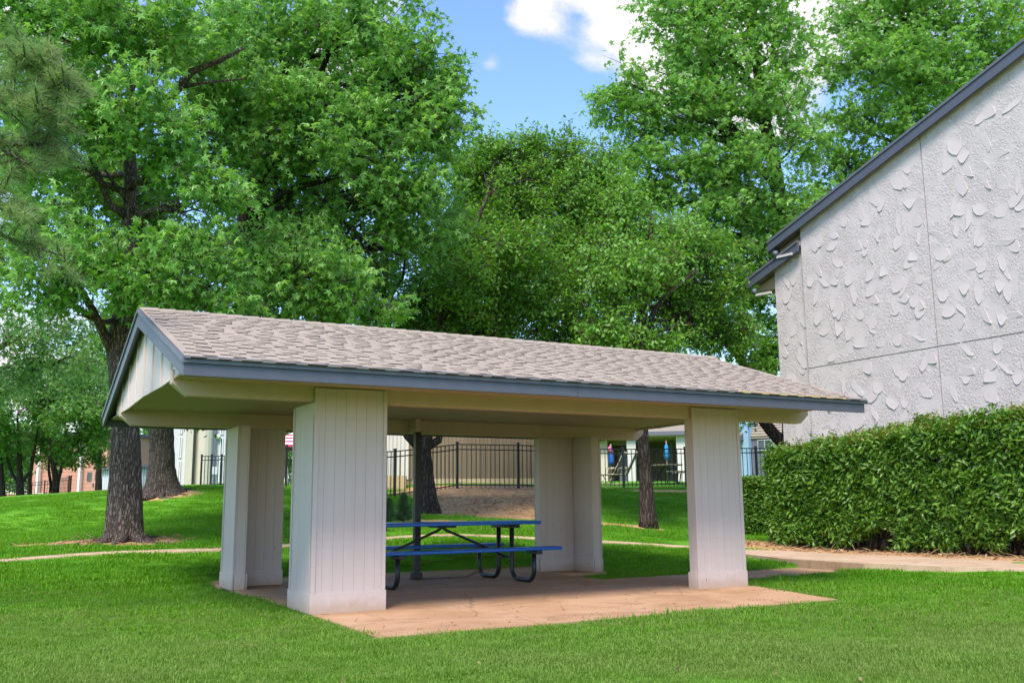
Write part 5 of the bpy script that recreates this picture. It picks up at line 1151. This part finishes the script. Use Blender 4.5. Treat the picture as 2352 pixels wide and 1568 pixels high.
def blue_building():
    a, rz, l = frame_of(1690, 1840, 47, 45); S = l/150; X = lambda px: (px-1690)*S; zh = lambda py: (1112-py)*46/FOC
    root = empty('blue_building', a, 'pale blue stucco building with a tan shingled mansard behind the right pier', 'building', rz=rz)
    box_at(root, 'wall', M['blue_wall'], 0, X(1727), 0, 5, -.3, zh(950)); box_at(root, 'wall', M['slate_wall'], X(1727), l, .35, 5, -.3, zh(1010))
    b = MB(); b.prism([(.28, zh(1011)), (.28, zh(1006)), (1.1, zh(955)), (1.1, zh(1011))], X(1718), l+.1, 0); b.build('mansard_roof', M['shingle'], root)
    for k in range(8):
        t = k/8; MB().box(X(1718)-.01, l+.12, .28+.82*t-.03, .28+.82*t+.08, zh(1006-51*t), zh(1006-51*t)+.03).build('shingle_course', M['shingle'], root)
    window(root, X(1742), X(1776), zh(1040), zh(1014), .35, 'chrome', 1)
    box_at(root, 'eave_box', M['slate_wall'], X(1690)-.4, X(1716), -.5, -.002, zh(1015), zh(1008)); shingle_roof(root, X(1690)-.4, X(1716), -.5, zh(1007), .0, zh(998))
blue_building()

# ================================================================== PATIO THINGS
def lounger(px, D, label, rz):
    g = ground_at(px, D); root = empty('lounge_chair', g, label, 'lounge chair', 'pool loungers', rz)
    for s in (-1, 1):
        MB().tube([(-.75, s*.3, .38), (.35, s*.3, .38), (.75, s*.3, 1.18), (.80, s*.3, 1.22), (.84, s*.3, 1.18)], .022, 6).build('side_rail', M['alu'], root)
        MB().tube([(-.6, s*.3, .38), (-.45, s*.3, .02), (.2, s*.3, .02), (.32, s*.3, .38)], .02, 6).build('leg', M['alu'], root)
        MB().tube([(.05, s*.33, .38), (.08, s*.33, .60), (.5, s*.33, .64)], .02, 6).build('armrest', M['alu'], root)
    MB().hexa([(-.72, -.28, .37), (.35, -.28, .37), (.35, .28, .37), (-.72, .28, .37), (-.72, -.28, .39), (.35, -.28, .39), (.35, .28, .39), (-.72, .28, .39)]).build('seat_sling', M['sling'], root)
    MB().hexa([(.35, -.28, .37), (.74, -.28, 1.14), (.74, .28, 1.14), (.35, .28, .37), (.33, -.28, .385), (.72, -.28, 1.155), (.72, .28, 1.155), (.33, .28, .385)]).build('back_sling', M['sling'], root)
lounger(1392, 36.6, 'dark slung pool lounger with raised back, left one of the pair', -.75)
lounger(1420, 36.4, 'tan framed pool lounger with raised back beside the fence post, right one of the pair', -.75)
def closed_umbrella(px, D, m, label, h=2.0, bottom=.9, tip=None):
    g = ground_at(px, D); root = empty('closed_umbrella', g, label, 'umbrella', 'closed patio umbrellas')
    MB().tube([(0, 0, -.05), (0, 0, h+.12)], .03, 8).build('pole', M['wood'], root)
    MB().tube([(0, 0, bottom), (0, 0, bottom+.15), (0, 0, (bottom+h)/2), (0, 0, h-.1), (0, 0, h)], [.085, .115, .10, .07, .02], 14, fn=lambda p, t, a: 1+.16*math.sin(a*7)).build('canopy', M[m], root)
    if tip: MB().tube([(.02, 0, h-.25), (-.10, -.05, h-.02), (-.02, 0, h+.02)], [.09, .07, .03], 10).build('top_flap', M[tip], root)
closed_umbrella(1406, 38, 'fabric_blue', 'deep blue folded umbrella with a pink top behind the loungers', 1.45, .72, 'pink')
closed_umbrella(1535, 37.5, 'fabric_cyan', 'bright sky-blue folded umbrella standing at the round patio table', 1.56, .95)
def patio_table():
    g = ground_at(1535, 37.5); root = empty('round_patio_table', g, 'round patio table with bench seats under the sky-blue umbrella', 'table')
    MB().tube([(0, 0, .70), (0, 0, .74)], .62, 18, smooth=False).build('tabletop', M['wood'], root)
    for k in range(3):
        a = k*2.094+.3; c, s = math.cos(a), math.sin(a)
        MB().tube([(.1*c, .1*s, .66), (.5*c, .5*s, .1), (.85*c, .85*s, .02), (.95*c, .95*s, .40)], .03, 6).build('leg', M['black_steel'], root)
        MB().bar((.95*c-.45*s, .95*s+.45*c, .44), (.95*c+.45*s, .95*s-.45*c, .44), .25, .04).build('bench_seat', M['wood'], root)
patio_table()
def striped_umbrella():
    g = ground_at(672, 39.5); root = empty('striped_umbrella', g, 'open red and white striped patio umbrella behind the front-left pier', 'umbrella'); MB().tube([(0, 0, 0), (0, 0, 2.42)], .025, 8).build('pole', M['chrome'], root)
    n = 14; R = 1.25
    for k in range(9):
        r0, r1 = R*k/9, R*(k+1)/9; f = lambda r: 2.36-.66*(r/R)**1.15; b = MB(); vs = []; fs = []
        for r_ in (r0, r1): vs += [(r_*math.cos(i/n*6.283), r_*math.sin(i/n*6.283), f(r_)) for i in range(n)]
        vs += [(v[0], v[1], v[2]-.012) for v in vs]
        fs = [(i, n+i, n+(i+1) % n, (i+1) % n) for i in range(n)]+[(2*n+i, 2*n+(i+1) % n, 3*n+(i+1) % n, 3*n+i) for i in range(n)]
        b.add(vs, fs).build('canopy_stripe', M['fabric_red' if k % 2 == 0 else 'fabric_white'], root)
    b = MB(); vs = [(R*math.cos(i/n*6.283), R*math.sin(i/n*6.283), 1.70-z) for z in (0, .05) for i in range(n)]; b.add(vs, [(i, n+i, n+(i+1) % n, (i+1) % n) for i in range(n)]).build('valance', M['fabric_red'], root)
striped_umbrella()
def patio_chair(px, D, rz, label):
    g = ground_at(px, D); root = empty('patio_chair', g, label, 'chair', 'grey patio chairs', rz)
    for s in (-1, 1):
        MB().tube([(.25, s*.27, 0), (.22, s*.27, .62), (-.2, s*.27, .64), (-.28, s*.27, 0)], .018, 6).build('side_frame', M['chrome'], root)
        MB().tube([(-.2, s*.25, .4), (-.32, s*.25, 1.0)], .018, 6).build('back_frame', M['chrome'], root)
    MB().hexa([(-.2, -.25, .41), (.25, -.25, .43), (.25, .25, .43), (-.2, .25, .41), (-.2, -.25, .43), (.25, -.25, .45), (.25, .25, .45), (-.2, .25, .43)]).build('seat', M['sling'], root)
    MB().hexa([(-.22, -.25, .45), (-.22, .25, .45), (-.20, .25, .45), (-.20, -.25, .45), (-.33, -.25, .98), (-.33, .25, .98), (-.31, .25, .98), (-.31, -.25, .98)]).build('backrest', M['sling'], root)
patio_chair(657, 38.4, .6, 'grey patio chair in front of the striped umbrella, nearer the fence post')
patio_chair(676, 38.2, 2.6, 'grey patio chair in front of the striped umbrella, half behind the pier')
def car():
    g = ground_at(1530, 54); root = empty('parked_car', g, 'dark blue parked car under the pool house roof', 'car', rz=-.5)
    prof = [(-2.1, .35), (-2.15, .7), (-2.0, .9), (-1.25, 1.0), (-.6, 1.42), (.75, 1.45), (1.55, 1.02), (2.1, .92), (2.15, .5), (2.05, .3), (-2.0, .3)]
    MB().prism(prof, -.85, .85, 1).build('body', M['car'], root, bevel=.06)
    MB().prism([(-1.12, 1.02), (-.58, 1.38), (.70, 1.40), (1.35, 1.03)], -.862, .862, 1).build('side_window', M['glass'], root)
    for sx in (-1.3, 1.3):
        for sy in (-1, 1):
            w = MB().tube([(sx, sy*.70, .33), (sx, sy*.88, .33)], .33, 18, smooth=False).build('wheel', M['rubber'], root); MB().tube([(sx, sy*.87, .33), (sx, sy*.89, .33)], .2, 12, smooth=False).build('rim', M['chrome'], w)
    for sy in (-1, 1): MB().box(-2.17, -2.1, sy*.65-.18, sy*.65+.18, .62, .78).build('headlight', M['white'], root)
car()

# ================================================================== GRASS
def tuft(name, n, rad, h, w, m='blade'):
    b = MB(); tint = []
    for i in range(n):
        a = rr.uniform(0, 6.283); r = rad*math.sqrt(rr.random()); p = Vector((r*math.cos(a), r*math.sin(a), 0)); l = h*rr.uniform(.55, 1.15)
        y = rr.uniform(0, 6.283); d = Vector((math.cos(y), math.sin(y), 0)); s = Vector((-d.y, d.x, 0))*w*rr.uniform(.7, 1.2); ln = rr.uniform(.15, .85)
        m_ = p+d*l*ln*.35+Vector((0, 0, l*.62)); e = p+d*l*ln+Vector((0, 0, l*(1-.35*ln)))
        b.add([p-s, p+s, m_+s*.8, m_-s*.8, e], [(0, 1, 2, 3), (3, 2, 4)], 0); k = rr.random(); tint += [k, k]
    proto(name, b, M[m], tint)
for k in range(5): tuft('turf_%d' % k, 130, .17, .052, .0026)
for k in range(3): tuft('turf_far_%d' % k, 90, .30, .058, .0055, 'blade_far')
def clear_of_paving(X, Y, m=.03):
    ok = ~in_poly(X, Y, SLAB) & ~in_poly(X, Y, RPATH)
    poly = SLAB+SLAB[:1]; d = seg_dist(X, Y, poly); d2 = seg_dist(X, Y, RPATH+RPATH[:1])
    return ok & (d > m) & (d2 > m)
def grass():
    def field(n, d0, d1, names, sc, name, jit, pathw=.19):
        # even cover over the part of the lawn in view and a margin
        D = np.sqrt(RNG.uniform(d0**2, d1**2, n)) if d1 < 15 else d0+(d1-d0)*RNG.uniform(0, 1, n)**1.25; u = RNG.uniform(-.72, .72, n); X = CAM[0]+D*(_sy+u*_cy); Y = CAM[1]+D*(_cy-u*_sy)
        ok = clear_of_paving(X, Y, jit); fp = seg_dist(X, Y, FP[::3]+[FP[-1]]); ok &= fp > pathw
        q = RNG.uniform(0, 1, n); sm = lambda a, b, v: np.clip((v-a)/(b-a), 0, 1)
        ok &= q < (1-sm(9.2, 14., D) if d1 < 15 else sm(8.2, 12.5, D))
        dm = dirt_mask(X, Y); ok &= dm+RNG.normal(0, .18, n) < .42
        for px, py, r in ((_T['tree1'][0], _T['tree1'][1], .5),): ok &= np.hypot(X-px, Y-py) > r
        X, Y = X[ok], Y[ok]; Z = hgt(X, Y); big = np.array([noise.noise(Vector((x*.7, y*.7, 5))) for x, y in zip(X, Y)])
        S = RNG.uniform(.7, 1.15, len(X))*sc*(1+.4*big)
        o = scatter(name, np.c_[X, Y, Z-.004], np.c_[RNG.normal(0, .05, len(X)), RNG.normal(0, .05, len(X)), RNG.uniform(0, 6.283, len(X))], S, RNG.integers(0, len(names), len(X)), names)
        return o
    o = field(24000, 3.5, 14., ['turf_%d' % k for k in range(5)], 1., 'lawn_grass', .075); tag(o, 'short mown grass of the near lawn', None, None, 'stuff')
    o = field(24000, 8.2, 34, ['turf_far_%d' % k for k in range(3)], 1., 'back_lawn_grass', .12, .23); tag(o, 'short mown grass of the back lawn', None, None, 'stuff')
    # longer blades along the slab edges
    P = []
    poly = SLAB+SLAB[:1]
    for (a, b) in zip(poly[:-1], poly[1:]):
        a, b = np.array(a), np.array(b); n = int(np.linalg.norm(b-a)/.045)
        if a[0] > 8.9 and b[0] > 8.9: continue
        d = (b-a)/np.linalg.norm(b-a); nr = np.array([d[1], -d[0]])
        for i in range(n): q = a+(b-a)*(i+rr.random())/n+nr*(.03+abs(rr.gauss(0, .05))); P.append((q[0], q[1], -.03))
    P = np.array(P); keep = ~in_poly(P[:, 0], P[:, 1], SLAB) & ~in_poly(P[:, 0], P[:, 1], RPATH); P = P[keep]; P[:, 2] = np.maximum(hgt(P[:, 0], P[:, 1]), -.05)-.004
    o = scatter('edge_grass', P, np.c_[np.zeros((len(P), 2)), RNG.uniform(0, 6.28, len(P))], RNG.uniform(.55, 1.0, len(P))*.62, RNG.integers(0, 5, len(P)), ['turf_%d' % k for k in range(5)]); tag(o, 'ragged grass growing along the slab edge', None, None, 'stuff')
grass()
# leaf litter and pebbles on the bare soil
def litter():
    b = MB(); b.add([(0, 0, 0), (.04, .02, .012), (.09, 0, .004), (.045, -.025, .018)], [(0, 3, 2, 1)]); proto('dry_leaf_0', b, M['debris'])
    b = MB(); b.tube([(0, 0, .006), (.09, .02, .012), (.2, 0, .006)], [.005, .005, .003], 4); proto('dry_leaf_1', b, M['debris'])
    P = []
    for (cx, cy, rx, ry, n) in ((_T['tree1'][0], _T['tree1'][1], 1.4, .8, 350), (DIRT_C[0], DIRT_C[1], 2.2, 2.4, 900), (11.9, 2, .5, 5, 700), (12.6, 2, .6, 5, 500)):
        for _ in range(n): P.append((cx+rr.gauss(0, rx*.6), cy+rr.gauss(0, ry*.6) if ry < 4 else cy+rr.uniform(-6, 5), 0))
    P = np.array(P); dm = dirt_mask(P[:, 0], P[:, 1]); P = P[(dm > .35) & ~in_poly(P[:, 0], P[:, 1], RPATH)]; P[:, 2] = hgt(P[:, 0], P[:, 1])+.004
    o = scatter('leaf_litter', P, np.c_[RNG.normal(0, .3, (len(P), 2)), RNG.uniform(0, 6.28, len(P))], RNG.uniform(.6, 1.3, len(P)), RNG.integers(0, 2, len(P)), ['dry_leaf_0', 'dry_leaf_1']); tag(o, 'dry leaves and twigs strewn over the bare soil', None, None, 'stuff')
    P = np.array([(rr.uniform(0, 5.6), rr.choice((rr.uniform(-1.9, 0), rr.uniform(-1.9, 5), -1.85+abs(rr.gauss(0, .25)))), .003) for _ in range(120)]); P = P[in_poly(P[:, 0], P[:, 1], SLAB)]
    o = scatter('slab_litter', P, np.c_[RNG.normal(0, .2, (len(P), 2)), RNG.uniform(0, 6.28, len(P))], RNG.uniform(.25, .6, len(P)), RNG.integers(0, 2, len(P)), ['dry_leaf_0', 'dry_leaf_1']); tag(o, 'a few dry leaves and stems blown onto the pavilion floor', None, None, 'stuff')
litter()
def lawn_litter():
    n = 110; D = RNG.uniform(4.5, 13, n); u = RNG.uniform(-.65, .65, n); X = CAM[0]+D*(_sy+u*_cy); Y = CAM[1]+D*(_cy-u*_sy); ok = clear_of_paving(X, Y, .05); X, Y = X[ok], Y[ok]
    o = scatter('lawn_litter', np.c_[X, Y, hgt(X, Y)+.03], np.c_[RNG.normal(0, .5, (len(X), 2)), RNG.uniform(0, 6.28, len(X))], RNG.uniform(.3, .6, len(X)), RNG.integers(0, 1, len(X)), ['dry_leaf_0', 'dry_leaf_1']); tag(o, 'scattered dry leaves lying on the near lawn', None, None, 'stuff')
lawn_litter()
